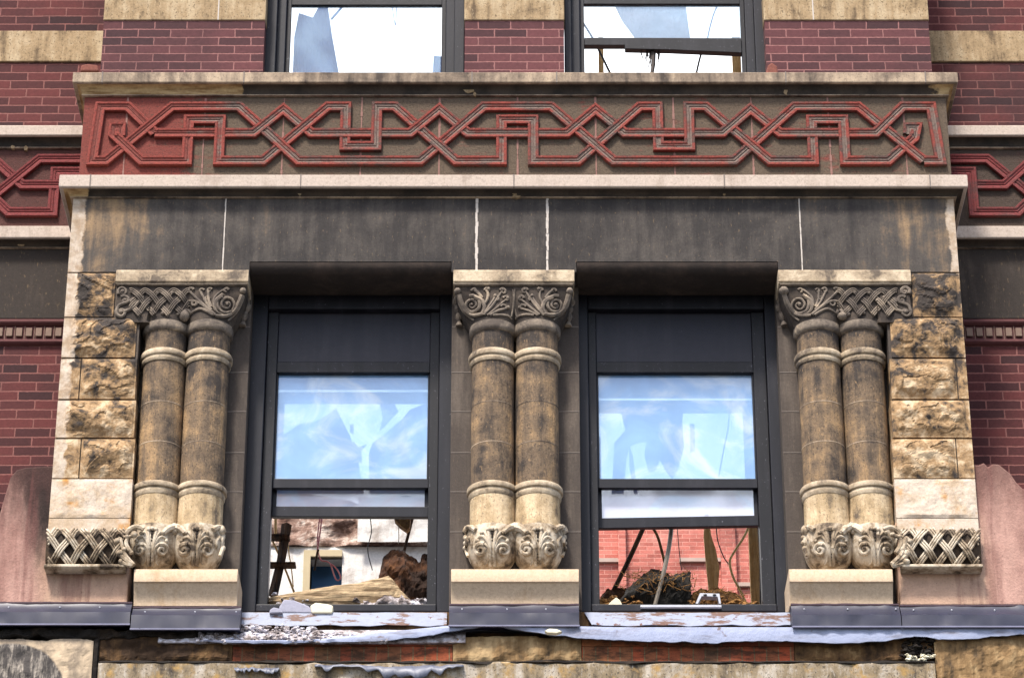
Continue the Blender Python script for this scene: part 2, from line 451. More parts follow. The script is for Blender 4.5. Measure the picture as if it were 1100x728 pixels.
c = m.mix(m.math('MULTIPLY', m.step(n4, .50, .66), .55), c, lin(98, 62, 58))
c = m.mix(m.math('MULTIPLY', m.step(m.noise(1.0, m.scale(m.pos, (70, 70, 70)), detail=4), .62, .70), .6), c, lin(80, 56, 50))
c = m.vary(c, .25, 14); c = m.vary(c, .2, 90); m.color(c); m.bump(m.math('ADD', m.noise(60, detail=6), m.math('MULTIPLY', m.noise(7, detail=5), 2.0)), .5, .008); M['panel'] = m.m

m = N("rusty_white_sill_paint")
r = m.step(m.noise(1.0, m.scale(m.pos, (5, 5, 22)), detail=8, rough=.7), .50, .58)
r2 = m.step(m.noise(14.0, detail=6), .60, .68)
c = m.mix(r, lin(140,146,162), lin(100,74,64)); c = m.mix(r2, c, lin(92,56,42)); m.color(m.vary(c, .15, 40))
m.bsdf.inputs['Roughness'].default_value = .5; m.bump(m.noise(60), .2, .004); M['sill'] = m.m

m = N("white_roof_membrane")
c = m.mix(m.step(m.noise(1.0, m.scale(m.pos, (3, 3, 16)), detail=7), .5, .72), lin(138,146,170), lin(100,98,108))
c = m.mix(m.step(m.noise(11.0, detail=6), .62, .72), c, lin(96,84,84))
m.color(c); m.bsdf.inputs['Roughness'].default_value = .6; m.bump(m.noise(26, detail=5), .5, .01); M['membrane'] = m.m

def glassy(name, film, k_film, tint, k_gloss, seed=1.7):
    m = N(name)
    tr = m.n.new("ShaderNodeBsdfTransparent"); tr.inputs[0].default_value = tint
    df = m.n.new("ShaderNodeBsdfDiffuse")
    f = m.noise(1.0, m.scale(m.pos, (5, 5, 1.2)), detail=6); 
    sky_wisps = m.step(m.noise(1.0, m.scale(m.shift(m.pos, (seed, 0, 0)), (2.4, 2.4, 3.2)), detail=6, rough=.55, dist=1.1), .46, .70)  # cloud-like wisps of sky reflection painted into the film colour
    m.put(df.inputs[0], m.mix(sky_wisps, m.mix(f, film, tuple(min(1, c*1.15) for c in film[:3]) + (1,)), lin(190, 210, 232)))
    gl = m.n.new("ShaderNodeBsdfGlossy"); gl.inputs['Roughness'].default_value = .03
    m1 = m.n.new("ShaderNodeMixShader"); 
    sp = m.math('MULTIPLY_ADD', m.step(m.noise(2.6, detail=4, rough=.5, dist=.8), .35, .75), .22); sp.node.inputs[2].default_value = k_film
    m.put(m1.inputs[0], sp)
    m.l.new(tr.outputs[0], m1.inputs[1]); m.l.new(df.outputs[0], m1.inputs[2])
    lw = m.n.new("ShaderNodeFresnel"); lw.inputs[0].default_value = 1.5
    m2 = m.n.new("ShaderNodeMixShader"); m.put(m2.inputs[0], m.math('MULTIPLY', lw.outputs[0], k_gloss, clamp=True))
    m.l.new(m1.outputs[0], m2.inputs[1]); m.l.new(gl.outputs[0], m2.inputs[2])
    m.l.new(m2.outputs[0], m.out.inputs['Surface'])
    return m.m
M['glass'] = glassy("dusty_blue_glass_sky_wisps", lin(132,172,218), .54, (.80, .92, 1.0, 1), 2.4)
M['glassw'] = glassy("dusty_pale_glass_sky_wisps", lin(190,190,205), .55, (.92, .95, 1.0, 1), 1.6)
M['glassu'] = glassy("clear_upper_window_glass", lin(170,200,225), .10, (.95, .98, 1.0, 1), 1.2)
def sheet(name, c, k):
    m = N(name)
    tr = m.n.new("ShaderNodeBsdfTranslucent"); df = m.n.new("ShaderNodeBsdfDiffuse")
    cc = m.vary(c, .25, 6)
    fb = m.n.new("ShaderNodeBump"); fb.inputs['Strength'].default_value = 1.0; fb.inputs['Distance'].default_value = .06
    m.put(fb.inputs['Height'], m.noise(1.0, m.scale(m.pos, (7, 7, 2.0)), detail=4, dist=.6)); m.l.new(fb.outputs[0], tr.inputs['Normal']); m.l.new(fb.outputs[0], df.inputs['Normal'])
    m.put(tr.inputs[0], cc); m.put(df.inputs[0], cc)
    a = m.n.new("ShaderNodeMixShader"); a.inputs[0].default_value = k
    m.l.new(df.outputs[0], a.inputs[1]); m.l.new(tr.outputs[0], a.inputs[2]); m.l.new(a.outputs[0], m.out.inputs['Surface'])
    return m.m
M['plastic'] = sheet("blue_grey_torn_plastic", lin(128,170,216), .5)
M['plasticw'] = sheet("white_torn_plastic", lin(225,232,240), .5)
M['plasticd'] = sheet("slate_blue_torn_plastic", lin(84,126,184), .45)
M['wood'] = stone("weathered_beam_wood", lin(96,78,58), lin(158,136,106), lin(196,176,146), .40, .62, 1.0, .1, bump=.8, bsc=30)
def woodgrain(name, a, b, sc=(3, 3, 40)):
    m = N(name); f = m.noise(1.0, m.scale(m.pos, sc), detail=8, rough=.7, dist=.5)
    c = m.mix(m.step(f, .36, .62), a, b); m.color(m.vary(c, .35, 30)); m.bump(f, .9, .02); return m.m
M['beam'] = woodgrain("split_grey_beam_wood", lin(84,66,46), lin(176,154,122), (2.5, 6, 34))
M['char'] = woodgrain("scorched_timber", lin(34,24,17), lin(86,58,34), (30, 6, 4))
M['stud'] = woodgrain("new_stud_wood", lin(176,136,82), lin(206,170,116), (34, 6, 3))
M['rust'] = stone("rusty_matted_insulation", lin(34,20,12), lin(66,40,22), lin(104,68,38), .42, .7, 6.0, 0, bump=1.0, bsc=30)
M['peat'] = stone("black_matted_debris", lin(20,18,15), lin(34,29,23), lin(62,50,36), .45, .8, 9.0, 0, bump=1.0, bsc=40)
M['straw'] = stone("brown_fibre_debris", lin(74,50,26), lin(120,84,44), lin(160,120,70), .40, .65, 14.0, .1, bump=1.0, bsc=60)
M['slate'] = plain("blue_grey_stone", lin(142,142,156), .85, .25, 30, .4)
M['limest'] = plain("cream_stone", lin(206,200,176), .9, .2, 30, .5)
M['rubbish'] = stone("pale_rubble", lin(92,84,82), lin(150,142,142), lin(196,196,206), .38, .6, 12., 0, bump=.6)
M['wirep'] = plain("pink_wire", lin(206,120,116), .5, .1, 20, 0)
M['wired'] = plain("dark_cable", lin(40,30,24), .6, .2, 20, .1)
M['wireg'] = plain("grey_conduit", lin(100,92,82), .5, .3, 20, .1)
M['wirey'] = plain("yellow_cable", lin(196,160,96), .5, .2, 20, .1)
M['metal'] = plain("galvanised_metal", lin(168,170,178), .4, .2, 20, .1, spec=.5)
M['scrapm'] = plain('dull_sheet_metal', lin(84,88,102), .5, .5, 9, .6, spec=.5)
M['brickbit'] = plain("broken_pink_brick", lin(112,68,58), .95, .4, 60, .8)
M['plaster'] = stone("blown_white_plaster", lin(112,98,86), lin(164,156,148), lin(200,197,192), .32, .52, 2.6, .3)
M['rubblewall'] = stone("bare_rubble_wall", lin(84,62,52), lin(128,104,92), lin(186,172,160), .40, .62, 5.0, .05, bump=.8, bsc=16)
M['bluedoor'] = plain("blue_door_paint", lin(52,92,128), .6, .2, 5, .1)
M['dooredge'] = plain("cream_door_frame", lin(170,156,126), .8, .2, 8, .2)
M['farband'] = plain("grey_far_stone", lin(160,140,130), .9, .2, 8, .2)
M['storm'] = plain("slate_inner_frame", lin(30,50,80), .6, .2, 10, .1)
M['soffit_board'] = plain("lavender_soffit_board", lin(176,176,206), .8, .1, 10, .05)
M['burnt'] = stone("burnt_brown_stone", lin(44,30,18), lin(92,68,42), lin(160,132,92), .42, .68, 2.6, .3, bump=.6, bsc=40)
M['burnt2'] = stone("tan_stained_stone", lin(58,48,36), lin(116,92,62), lin(160,136,100), .38, .60, 2.6, .4, bump=.4)
M['wash'] = stone("streaked_pale_stone", lin(60,54,49), lin(124,110,88), lin(166,158,146), .38, .62, 5.0, .45, bump=.6, speck=.8, ochre=lin(150,122,76))
M['char2'] = stone("black_charred_ledge", lin(24,20,17), lin(44,34,25), lin(110,90,66), .5, .82, 6.0, .1, bump=.8)
M['asphalt'] = plain("asphalt", (.05, .05, .052, 1), .9, .25, 3, .3)
M['pave'] = plain("concrete_pavement", (.3, .29, .27, 1), .9, .2, 3, .2)
m = N("cream_block_with_arch_stain")
x, y, z = m.xyz()
ax, az = X(10, 728, .02), Z(745, .02)
dx = m.math('SUBTRACT', x, ax); dz = m.math('SUBTRACT', z, az)
d = m.math('SQRT', m.math('ADD', m.math('MULTIPLY', dx, dx), m.math('MULTIPLY', m.math('MULTIPLY', dz, 1.25), dz)))
d = m.math('ADD', d, m.math('MULTIPLY', m.noise(9.0), .05))
ins = m.step(d, .385, .365)
sp = m.step(m.noise(1.0, m.scale(m.pos, (26, 26, 5)), detail=7, rough=.7), .46, .62)
c = m.mix(ins, m.mix(m.step(m.noise(1.0, m.scale(m.pos, (7, 7, 4)), detail=7), .40, .62), lin(120,108,94), lin(172,154,130)), m.mix(sp, lin(66,62,60), lin(140,132,122)))
m.color(m.vary(c, .2, 40)); m.bump(m.noise(50, detail=5), .4, .006); M['arch'] = m.m

# ------------------------------------------------------------------ ground, pavement, road
def setting(name, mb, mat):
    o = mb.build(name, mat); o['kind'] = 'structure'; return o
setting("road", MB().box(-400, 400, -400, 400, -.4, 0.0), M['asphalt'])
setting("pavement", MB().box(-60, 60, -4.0, .9, .0, .13), M['pave'])

# ------------------------------------------------------------------ the building
B = thing("stone_building", (0, D, 0), "sooty brown stone and red brick building front with a projecting two-window bay", "building")

# levels (z) of the courses, read off the bay
zLB = Z(292, 0)              # underside of lintel
zLT = Z(213.5, 0)            # top of lintel
PC = .085                    # projection of lower cornice
z2b, z2t = Z(201.0, -PC), Z(188.0, -PC)
PU = .075
z1b, z1t = Z(89.0, -PU), Z(78.0, -PU)
zF0 = z2t - .01; zF1 = Z(104.5, 0)
XL, XR = X(76, 250, 0), X(1027, 250, 0)      # sides of the bay at the lintel
FXL, FXR = X(88, 145, 0), X(1019, 145, 0)    # sides of the frieze

# lower cornice of the bay
def cornice(parent, name, xl, xr, yf, yb, zb, zt, zend, pr, matf, matc, joints, label=None, wrap=True):
    h = holder(name, parent, ((xl+xr)/2, yf, zend), label)
    f = MB(); c = MB(); e = MB()
    fas = [(0.0, zt+.001), (pr, zt), (pr+.004, zt-.006), (pr+.004, zb+.006), (pr, zb), (pr-.022, zb+.001)]
    cav = []
    n = 9; o0, o1 = pr-.022, .016
    for i in range(n+1):
        a = i/n*math.pi/2
        cav.append((o1 + (o0-o1)*(1-math.sin(a)), zb + .001 - (zb - zend)*.86*(1-math.cos(a))))
    fil = [(cav[-1][0], cav[-1][1]), (.020, cav[-1][1]-.002), (.020, zend+.002), (-.01, zend)]
    if wrap:
        f.around(fas, xl, xr, yf, yb); c.around(cav, xl, xr, yf, yb); e.around(fil, xl, xr, yf, yb)
    else:
        back = .05
        for mbx, pf in ((f, fas), (c, cav), (e, fil)):
            pr2 = [(yf-o, z) for o, z in pf] + [(yf+back, pf[-1][1]), (yf+back, pf[0][1])]
            mbx.extrude_x(pr2, xl, xr)
    f.build("fascia", matf, h); c.build("cavetto", matc, h, smooth=True); e.build("fillet", M['ledge2'], h)
    if joints:
        for x in joints: MB().box(x-.004, x+.004, yf-pr-.0065, yf-pr+.02, zb-.002, zt+.002).build("mortar_joint", M['greymortar'], h)
    return h
cornice(B, "cornice", XL, XR, 0, D, z2b, z2t, zLT, PC, M['ledge'], M['cavetto'], [X(p, 195, -PC) for p in (97, 323, 552, 778, 999)])
cornice(B, "cornice", FXL, FXR, 0, D, z1b, z1t, zF1, PU, M['ledge2'], M['cavetto'], [X(p, 84, -PU) for p in (110, 262, 507, 598, 844, 994)], "upper bay cornice with stained ledge")
# filling behind the lower cornice's top and upper one's top (flat ledges)
MB().box(FXL, FXR, .001, D, z1t-.03, z1t-.002).build("ledge_top", M['ledge2'], B)
MB().box(XL, XR, .001, D, z2t-.05, z2t-.012).build("ledge_top", M['ledge'], B)
# same cornices on the main wall, either side
for (xa, xb) in ((X(-160, 200, D), XL + .06), (XR - .06, X(1260, 200, D))):
    cornice(B, "wall_cornice", xa, xb, D, D+.1, z2b, z2t, zLT, PC, M['ledge'], M['cavetto'], [], None, False)
    cornice(B, "wall_cornice", xa, xb, D, D+.1, z1b, z1t, zF1, PU, M['ledge'], M['cavetto'], [], None, False)

# lintel: one course, bottom edge rounded over the two openings
zr = Z(281.0, 0)
WL = (X(268, 287, 0), X(485, 287, 0)); WR = (X(619, 287, 0), X(836, 287, 0))
lin_h = MB()
lin_h.slab([(XL, zLB), (WL[0], zLB), (WL[0], zr), (WL[1], zr), (WL[1], zLB), (WR[0], zLB), (WR[0], zr), (WR[1], zr), (WR[1], zLB), (XR, zLB), (XR, zLT), (XL, zLT)], 0, .36)
lo = lin_h.build("lintel", M['lintel'], B)
MB().box(XL+.01, XR-.01, .555, .62, zLB-.03, zLT-.01).build('lintel_backing', M['recess'], lo)
for (a, b) in (WL, WR):
    pr = [(.5, zr), (.012, zr), (-.004, zr-.010)]
    for i in range(9):
        t = i/8*math.pi/2
        pr.append((-.004 + .055*(1-math.cos(t)), zr - .012 - (zr-zLB-.012)*math.sin(t)))
    pr += [(.5, zLB+.012)]
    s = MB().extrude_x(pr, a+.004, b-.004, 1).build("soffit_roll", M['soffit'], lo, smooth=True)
for p in (241, 512, 588, 860):
    mj = MB()
    x = X(p, 250, 0); z = zLB if p in (512, 588) else zLB + .004; big = p in (512, 588)
    while z < zLT - .001:
        dz = random.uniform(.02, .06); wi = random.uniform(.006, .010) if big else random.uniform(.0032, .0048); dx = random.uniform(-.0022, .0022) if big else random.uniform(-.0006, .0006)
        mj.box(x-wi+dx, x+wi+dx, -random.uniform(.002, .006), .01, z, min(z+dz, zLT)); z += dz
    mj.build("mortar_joint", M['mortar'], lo)
# course under the lintel on the main wall, with terracotta strip and brick below
zS0 = Z(342, D)
for (xa, xb) in ((X(-160, 300, D), XL + .10), (XR - .10, X(1260, 300, D))):
    MB().box(xa, xb, D, D+.3, zS0, zLT).build("wall_stone_course", M['wall'], B, bevel=.004)
    z0, z1, z2, z3 = Z(371, D), Z(364.5, D), Z(350, D), Z(343, D)
    t = MB()
    for za, zb in ((z2, z3), (z0, z1)):
        n = 5
        prf = [(D+.05, za)] + [(D-.004 - .020*math.sin(math.pi*i/n), za + (zb-za)*i/n) for i in range(n+1)] + [(D+.05, zb)]
        t.extrude_x(prf, xa, xb)
    t.box(xa, xb, D+.004, D+.05, z1, z2)
    tb = t.build("terracotta_band", M['tile'], B)
    d = MB(); x = xa + .03
    while x < xb:
        d.box(x, x+.042, D-.012, D+.004, z1+.02, z2-.02); d.box(x+.054, x+.060, D-.002, D+.004, z1, z2); x += .0665
    d.build("beads", M['tiledot'], tb, bevel=.004)
    MB().box(xa, xb, D+.006, D+.35, Z(545, D), z0).build("brick_wall", M['brickb'], B)

# main wall above the frieze and the frieze ground
for (xa, xb) in ((X(-160, 100, D), FXL + .3), (FXR - .3, X(1260, 100, D))):
    zb1, zb2 = Z(67, D), Z(34, D)
    MB().box(xa, xb, D+.004, D+.35, z1t-.03, zb1).build("brick_wall", M['brickb'], B)
    MB().box(xa, xb, D-.012, D+.35, zb1, zb2).build("stone_band", M['band'], B, bevel=.006)
    MB().box(xa, xb, D+.004, D+.35, zb2, zb2+1.6).build("brick_wall", M['brickb'], B)

# ------------------------------------------------------------------ interlaced terracotta frieze
OVER = {('cl', 'a'), ('b', 'cr'), ('a', 'b'), ('m', 'vl'), ('vr', 'm')}
W_ST = 11.2
def fx(p): return X(p, 145, 0)
ZT, ZM, ZBt, ZH, ZU, ZAP = (Z(v, 0) for v in (116.2, 144.6, 174.2, 130.2, 158.6, 119.0))
def junction(xc):
    return dict(a=[(xc-48, 'T'), (xc+18.5, 'B')], b=[(xc-19.5, 'B'), (xc+48, 'T')], c=[(xc-31, 'M'), (xc, 'A'), (xc+31, 'M')])
def zl(k): return {'T': ZT, 'M': ZM, 'B': ZBt, 'H': ZH, 'U': ZU, 'A': ZAP}.get(k, None) if isinstance(k, str) else Z(k, 0)
def strands_bay():
    xs = [135.6, 303.5, 471.6, 640.0, 807.0, 971.5]
    units = ['A', 'B', 'A', 'B', 'A']
    segs = []   # list of polylines; each a list of (xpx, level, tag of the segment that starts here)
    cur = {}
    x0 = xs[0]; xe = xs[-1]
    # left end: three strands leave: a (bottom), b (top), c (mid)
    A = [(129.5, 148, 'h'), (129.5, 138.2, 'h'), (122.5, 138.2, 'h'), (122.5, 146.2, 'a'), (x0+18.5, 'B', 'm0')]
    BC = [(x0+31, 'M', 'cr'), (x0, 'T', 'h'), (106, 'T', 'h'), (101.5, 'B', 'h'), (x0-19.5, 'B', 'b'), (x0+48, 'T', 'h')]
    bottom, top, mid = A, BC, None
    polys = []
    midl = list(reversed([(x, l) for x, l, _ in BC[:1]]))
    # mid strand runs on from the start of BC: kept as its own polyline
    midp = [(x0+31, 'M', 'm')]
    for i, u in enumerate(units):
        xa, xb = xs[i], xs[i+1]; xu = (xa+xb)/2
        if u == 'A':
            bottom[-1] = (bottom[-1][0], bottom[-1][1], 'h')
            bottom += [(xu-17, 'B', 'vl'), (xu-17, 'H', 'h'), (xu+17, 'H', 'vr'), (xu+17, 'B', 'h')]
        else:
            top += [(xu-16.5, 'T', 'vl'), (xu-16.5, 'U', 'h'), (xu+17, 'U', 'vr'), (xu+17, 'T', 'h')]
        if i + 1 < len(units):
            nb = top + [(xb-48, 'T', 'a'), (xb+18.5, 'B', 'h')]
            nt = bottom + [(xb-19.5, 'B', 'b'), (xb+48, 'T', 'h')]
            midp += [(xb-31, 'M', 'cl'), (xb, 'A', 'cr'), (xb+31, 'M', 'm')]
            bottom, top = nb, nt
        else:
            midp += [(xb-31, 'M', 'cl'), (xb, 'T', 'h'), (1002, 'T', 'h'), (1008, 'B', 'h'), (xb+18.5, 'B', 'h')]
            top += [(xb-48, 'T', 'a'), (xb+18.5, 'B', 'h')]
            bottom += [(xb-19.5, 'B', 'b'), (xb+10, 149.5, 'h'), (xb+13, 138.5, 'h'), (xb+5, 138.5, 'h'), (xb+4, 146, 'h')]
    polys = [bottom, top, midp]
    return [[(fx(x), zl(l), t) for x, l, t in p] for p in polys]
def cut_polys(polys, hw):
    segs = []
    for pi, p in enumerate(polys):
        for i in range(len(p)-1): segs.append((pi, i, p[i][:2], p[i+1][:2], p[i][2]))
    cuts = {}
    for i in range(len(segs)):
        for j in range(i+1, len(segs)):
            s, t = segs[i], segs[j]
            if s[0] == t[0] and abs(s[1]-t[1]) <= 1: continue
            (x1, y1), (x2, y2), (x3, y3), (x4, y4) = s[2], s[3], t[2], t[3]
            den = (x2-x1)*(y4-y3) - (y2-y1)*(x4-x3)
            if abs(den) < 1e-9: continue
            u = ((x3-x1)*(y4-y3) - (y3-y1)*(x4-x3))/den; v = ((x3-x1)*(y2-y1) - (y3-y1)*(x2-x1))/den
            if not (0 < u < 1 and 0 < v < 1): continue
            ls = math.hypot(x2-x1, y2-y1); lt = math.hypot(x4-x3, y4-y3)
            sn = abs(den)/(ls*lt)
            if (s[4], t[4]) in OVER: k, uu, L = t, v, lt
            else: k, uu, L = s, u, ls
            cuts.setdefault((k[0], k[1]), []).append((uu, hw/sn/L))
    out = []
    for pi, p in enumerate(polys):
        cur = [p[0][:2]]
        for i in range(len(p)-1):
            (xa, za), (xb, zb) = p[i][:2], p[i+1][:2]
            for uu, g in sorted(cuts.get((pi, i), [])):
                a, b = uu - g, uu + g
                if a > 0:
                    cur.append((xa+(xb-xa)*a, za+(zb-za)*a))
                if len(cur) > 1: out.append(cur)
                b = min(b, .999); cur = [(xa+(xb-xa)*b, za+(zb-za)*b)]
            cur.append((xb, zb))
        if len(cur) > 1: out.append(cur)
    return out
def ribbon(mbs, pts, yb, w):
    # three meshes: two raised fillets and the sloped groove between, mitred at corners
    prof_l = [(-.54, 0), (-.54, .024), (-.49, .030), (-.29, .029), (-.22, .024)]
    prof_g = [(-.22, .024), (-.06, .020), (.02, .026), (.08, .022), (.22, .024)]
    prof_r = [(.22, .024), (.29, .029), (.49, .030), (.54, .024), (.54, 0)]
    P = []
    for q in pts:
        if not P or math.hypot(q[0]-P[-1][0], q[1]-P[-1][1]) > 1e-4: P.append(q)
    if len(P) < 2: return
    n = len(P); nor = []
    for i in range(n):
        def nn(a, b):
            dx, dz = b[0]-a[0], b[1]-a[1]; L = math.hypot(dx, dz); return (-dz/L, dx/L)
        if i == 0: v = nn(P[0], P[1])
        elif i == n-1: v = nn(P[-2], P[-1])
        else:
            a, b = nn(P[i-1], P[i]), nn(P[i], P[i+1])
            m_ = (a[0]+b[0], a[1]+b[1]); L = math.hypot(*m_)
            m_ = (m_[0]/L, m_[1]/L); k = 1/max(.45, m_[0]*a[0]+m_[1]*a[1]); v = (m_[0]*k, m_[1]*k)
        nor.append(v)
    for mbx, pf in zip(mbs, (prof_l, prof_g, prof_r)):
        vs = []; m_ = len(pf)
        for i in range(n):
            for o, h in pf: vs.append((P[i][0]+nor[i][0]*o*w, yb-h, P[i][1]+nor[i][1]*o*w))
        fs = [(i*m_+j, i*m_+j+1, (i+1)*m_+j+1, (i+1)*m_+j) for i in range(n-1) for j in range(m_-1)]
        mbx.add(vs, fs)
def frieze(parent, xl, xr, yf, yb, polys, mt, mg, mbg, joints):
    g = MB().box(xl, xr, yf, yb, zF0, zF1).build("frieze", mbg, parent, bevel=.005)
    r, q = MB(), MB()
    for p in cut_polys(polys, W_ST*MPP/2 + .002): ribbon((r, q, r), p, yf, W_ST*MPP)
    r.build("strand_fillets", mt, g); q.build("strand_groove", mg, g)
    if joints:
        for x in joints:
            j = MB(); zz = zF0
            while zz < zF1 - .02:
                dz = random.uniform(.03, .07); w = random.uniform(.003, .008)
                j.box(x-w, x+w, yf-random.uniform(.002, .005), yf+.01, zz, min(zz+dz, zF1)); zz += dz
            j.build("mortar_joint", M['pinkmortar'], g)
    return g
frieze(B, FXL, FXR, .0, D, strands_bay(), M['terra'], M['terragr'], M['terrabg'], [fx(p) for p in (135, 219, 304, 388, 472, 556, 640, 724, 808, 891, 972)])
# side friezes on the main wall
def wall_strands(xc, s, off):
    # one junction and one hat unit towards the bay (s = +1: unit to the right of the junction)
    f = lambda p: off + (fx(p) - fx(500))
    c = 500
    if s > 0:
        ps = [[(c-90, 'T', 'h'), (c-48, 'T', 'a'), (c+18.5, 'B', 'h'), (c+67, 'B', 'vl'), (c+67, 'H', 'h'), (c+101, 'H', 'vr'), (c+101, 'B', 'h'), (c+125, 'B', 'h')],
              [(c-90, 'B', 'h'), (c-19.5, 'B', 'b'), (c+48, 'T', 'h'), (c+125, 'T', 'h')],
              [(c-90, 'M', 'm'), (c-31, 'M', 'cl'), (c, 'A', 'cr'), (c+31, 'M', 'm'), (c+125, 'M', 'm')]]
    else:
        ps = [[(c-125, 'B', 'h'), (c-101, 'B', 'vl'), (c-101, 'H', 'h'), (c-67, 'H', 'vr'), (c-67, 'B', 'h'), (c-19.5, 'B', 'b'), (c+48, 'T', 'h'), (c+90, 'T', 'h')],
              [(c-125, 'T', 'h'), (c-48, 'T', 'a'), (c+18.5, 'B', 'h'), (c+90, 'B', 'h')],
              [(c-125, 'M', 'm'), (c-31, 'M', 'cl'), (c, 'A', 'cr'), (c+31, 'M', 'm'), (c+90, 'M', 'm')]]
    return [[(f(x), zl(l), t) for x, l, t in p] for p in ps]
frieze(B, X(-160, 200, D), FXL+.15, D, D+.3, wall_strands(0, 1, X(-6, 200, D)), M['terradk'], M['terradk'], M['terradkbg'], None)
frieze(B, FXR-.15, X(1260, 200, D), D, D+.3, wall_strands(0, -1, X(1109, 200, D)), M['terradk'], M['terradk'], M['terradkbg'], None)

# ------------------------------------------------------------------ upper bay: brick piers, stone band, windows
YU = .05
zUb = z1t - .02; zUs = Z(22.5, YU); zTop = zUs + 1.5
px_piers = ((109, 283, 112), (499, 606, 500), (823, 1000, 820))
for (a, b, _) in px_piers:
    xa, xb = X(a, 60, YU), X(b, 60, YU)
    MB().box(xa, xb, YU, YU+.38, zUb, zUs).build("brick_pier", M['bricka'], B)
    MB().box(xa-.004, xb+.004, YU-.010, YU+.38, zUs, Z(-8, YU)).build("stone_band", M['band'], B, bevel=.006)
    MB().box(xa, xb, YU, YU+.38, Z(-8, YU), zTop).build("brick_pier", M['bricka'], B)
    j = MB()
    for p in {109: (235,), 499: (), 823: (873,)}[a]:
        x = X(p, 10, YU); j.box(x-.004, x+.004, YU-.013, YU, zUs, Z(-8, YU))
    if j.v: j.build("mortar_joint", M['mortar'], B)
def bar(mb, x0, y0, x1, y1, Y, t=.05, tilt=0.0):
    # a bar given by its outline in the photograph on plane Y, front face at Y
    a = at(x0, y1, Y); b = at(x1, y0, Y)
    mb.box(a.x, b.x, Y, Y+t, a.z, b.z)
def pane(px0, py0, px1, py1, Y, name, mat, parent):
    a = at(px0, py1, Y); b = at(px1, py0, Y)
    return MB().box(a.x, b.x, Y, Y+.006, a.z, b.z).build(name, mat, parent)
Yw = YU + .13
for k, (o0, i0, i1, o1) in enumerate(((283, 311, 474, 499), (606.5, 628, 797, 822))):
    w = holder("window", B, ((X(o0, 60, Yw)+X(o1, 60, Yw))/2, Yw, zUb), ("upper window with clear tall pane" if k == 0 else "upper window with glass broken out below its rail"))
    xa, xb, xc, xd = (X(v, 45, Yw) for v in (o0, i0, i1, o1))
    f = MB(); f.box(xa, xb-.09, Yw-.02, Yw+.12, zUb, zTop); f.box(xb-.094, xb-.03, Yw+.03, Yw+.14, zUb, zTop); 
    f.box(xc+.09, xd, Yw-.02, Yw+.12, zUb, zTop); f.box(xc+.03, xc+.094, Yw+.03, Yw+.14, zUb, zTop)
    f.box(xa, xd, Yw-.02, Yw+.12, zTop, zTop+.1)
    f.build("frame", M['frame'], w, bevel=.006)
    s = MB(); s.box(xb-.03, xb, Yw+.06, Yw+.10, zUb, zTop); s.box(xc, xc+.03, Yw+.06, Yw+.10, zUb, zTop)
    if k == 0:
        s.box(xb, xc, Yw+.06, Yw+.10, Z(5.5, Yw+.06), Z(-4, Yw+.06))
        s.box(xb, xc, Yw+.06, Yw+.10, zUb, Z(84, Yw+.06))
    else:
        s.box(xb, xc, Yw+.06, Yw+.10, Z(4.5, Yw+.06), Z(-4, Yw+.06))
        zz = Z(47, Yw+.06)
        s.slab([(xb, zz-.022), (xb+.28, zz-.022), (xb+.282, zz-.052), (xb+.6, zz-.06), (xc, zz-.085), (xc, zz+.036), (xb, zz+.040)], Yw+.045, Yw+.10)
    s.build("sash", M['framed'], w, bevel=.003)
    if k == 0: pane(311, 5, 474, 84, Yw+.08, "glass_pane", M['glassu'], w)
    else:
        pane(628, 4, 797, 44, Yw+.08, "glass_pane", M['glassu'], w)
    pane(i0, -200, i1, -4, Yw+.08, "glass_pane", M['glassu'], w)

# ------------------------------------------------------------------ jambs behind the columns
YJ = .20
zJ0 = Z(655, YJ)
for (a, b) in ((120, 270), (485.5, 621.5), (834, 985)):
    xa, xb = X(a, 330, YJ), X(b, 330, YJ)
    j = MB().box(xa, xb, YJ, YJ+.35, zJ0, zLB).build("jamb", M['jamb'], B, bevel=.004)
    for p in (351, 400, 442, 486, 528, 571):
        z = Z(p, YJ); jt = MB().box(xa+.002, xb-.002, YJ-.0025, YJ+.01, z-.0025, z+.0025); jt.build("mortar_joint", M['greymortar'], j)

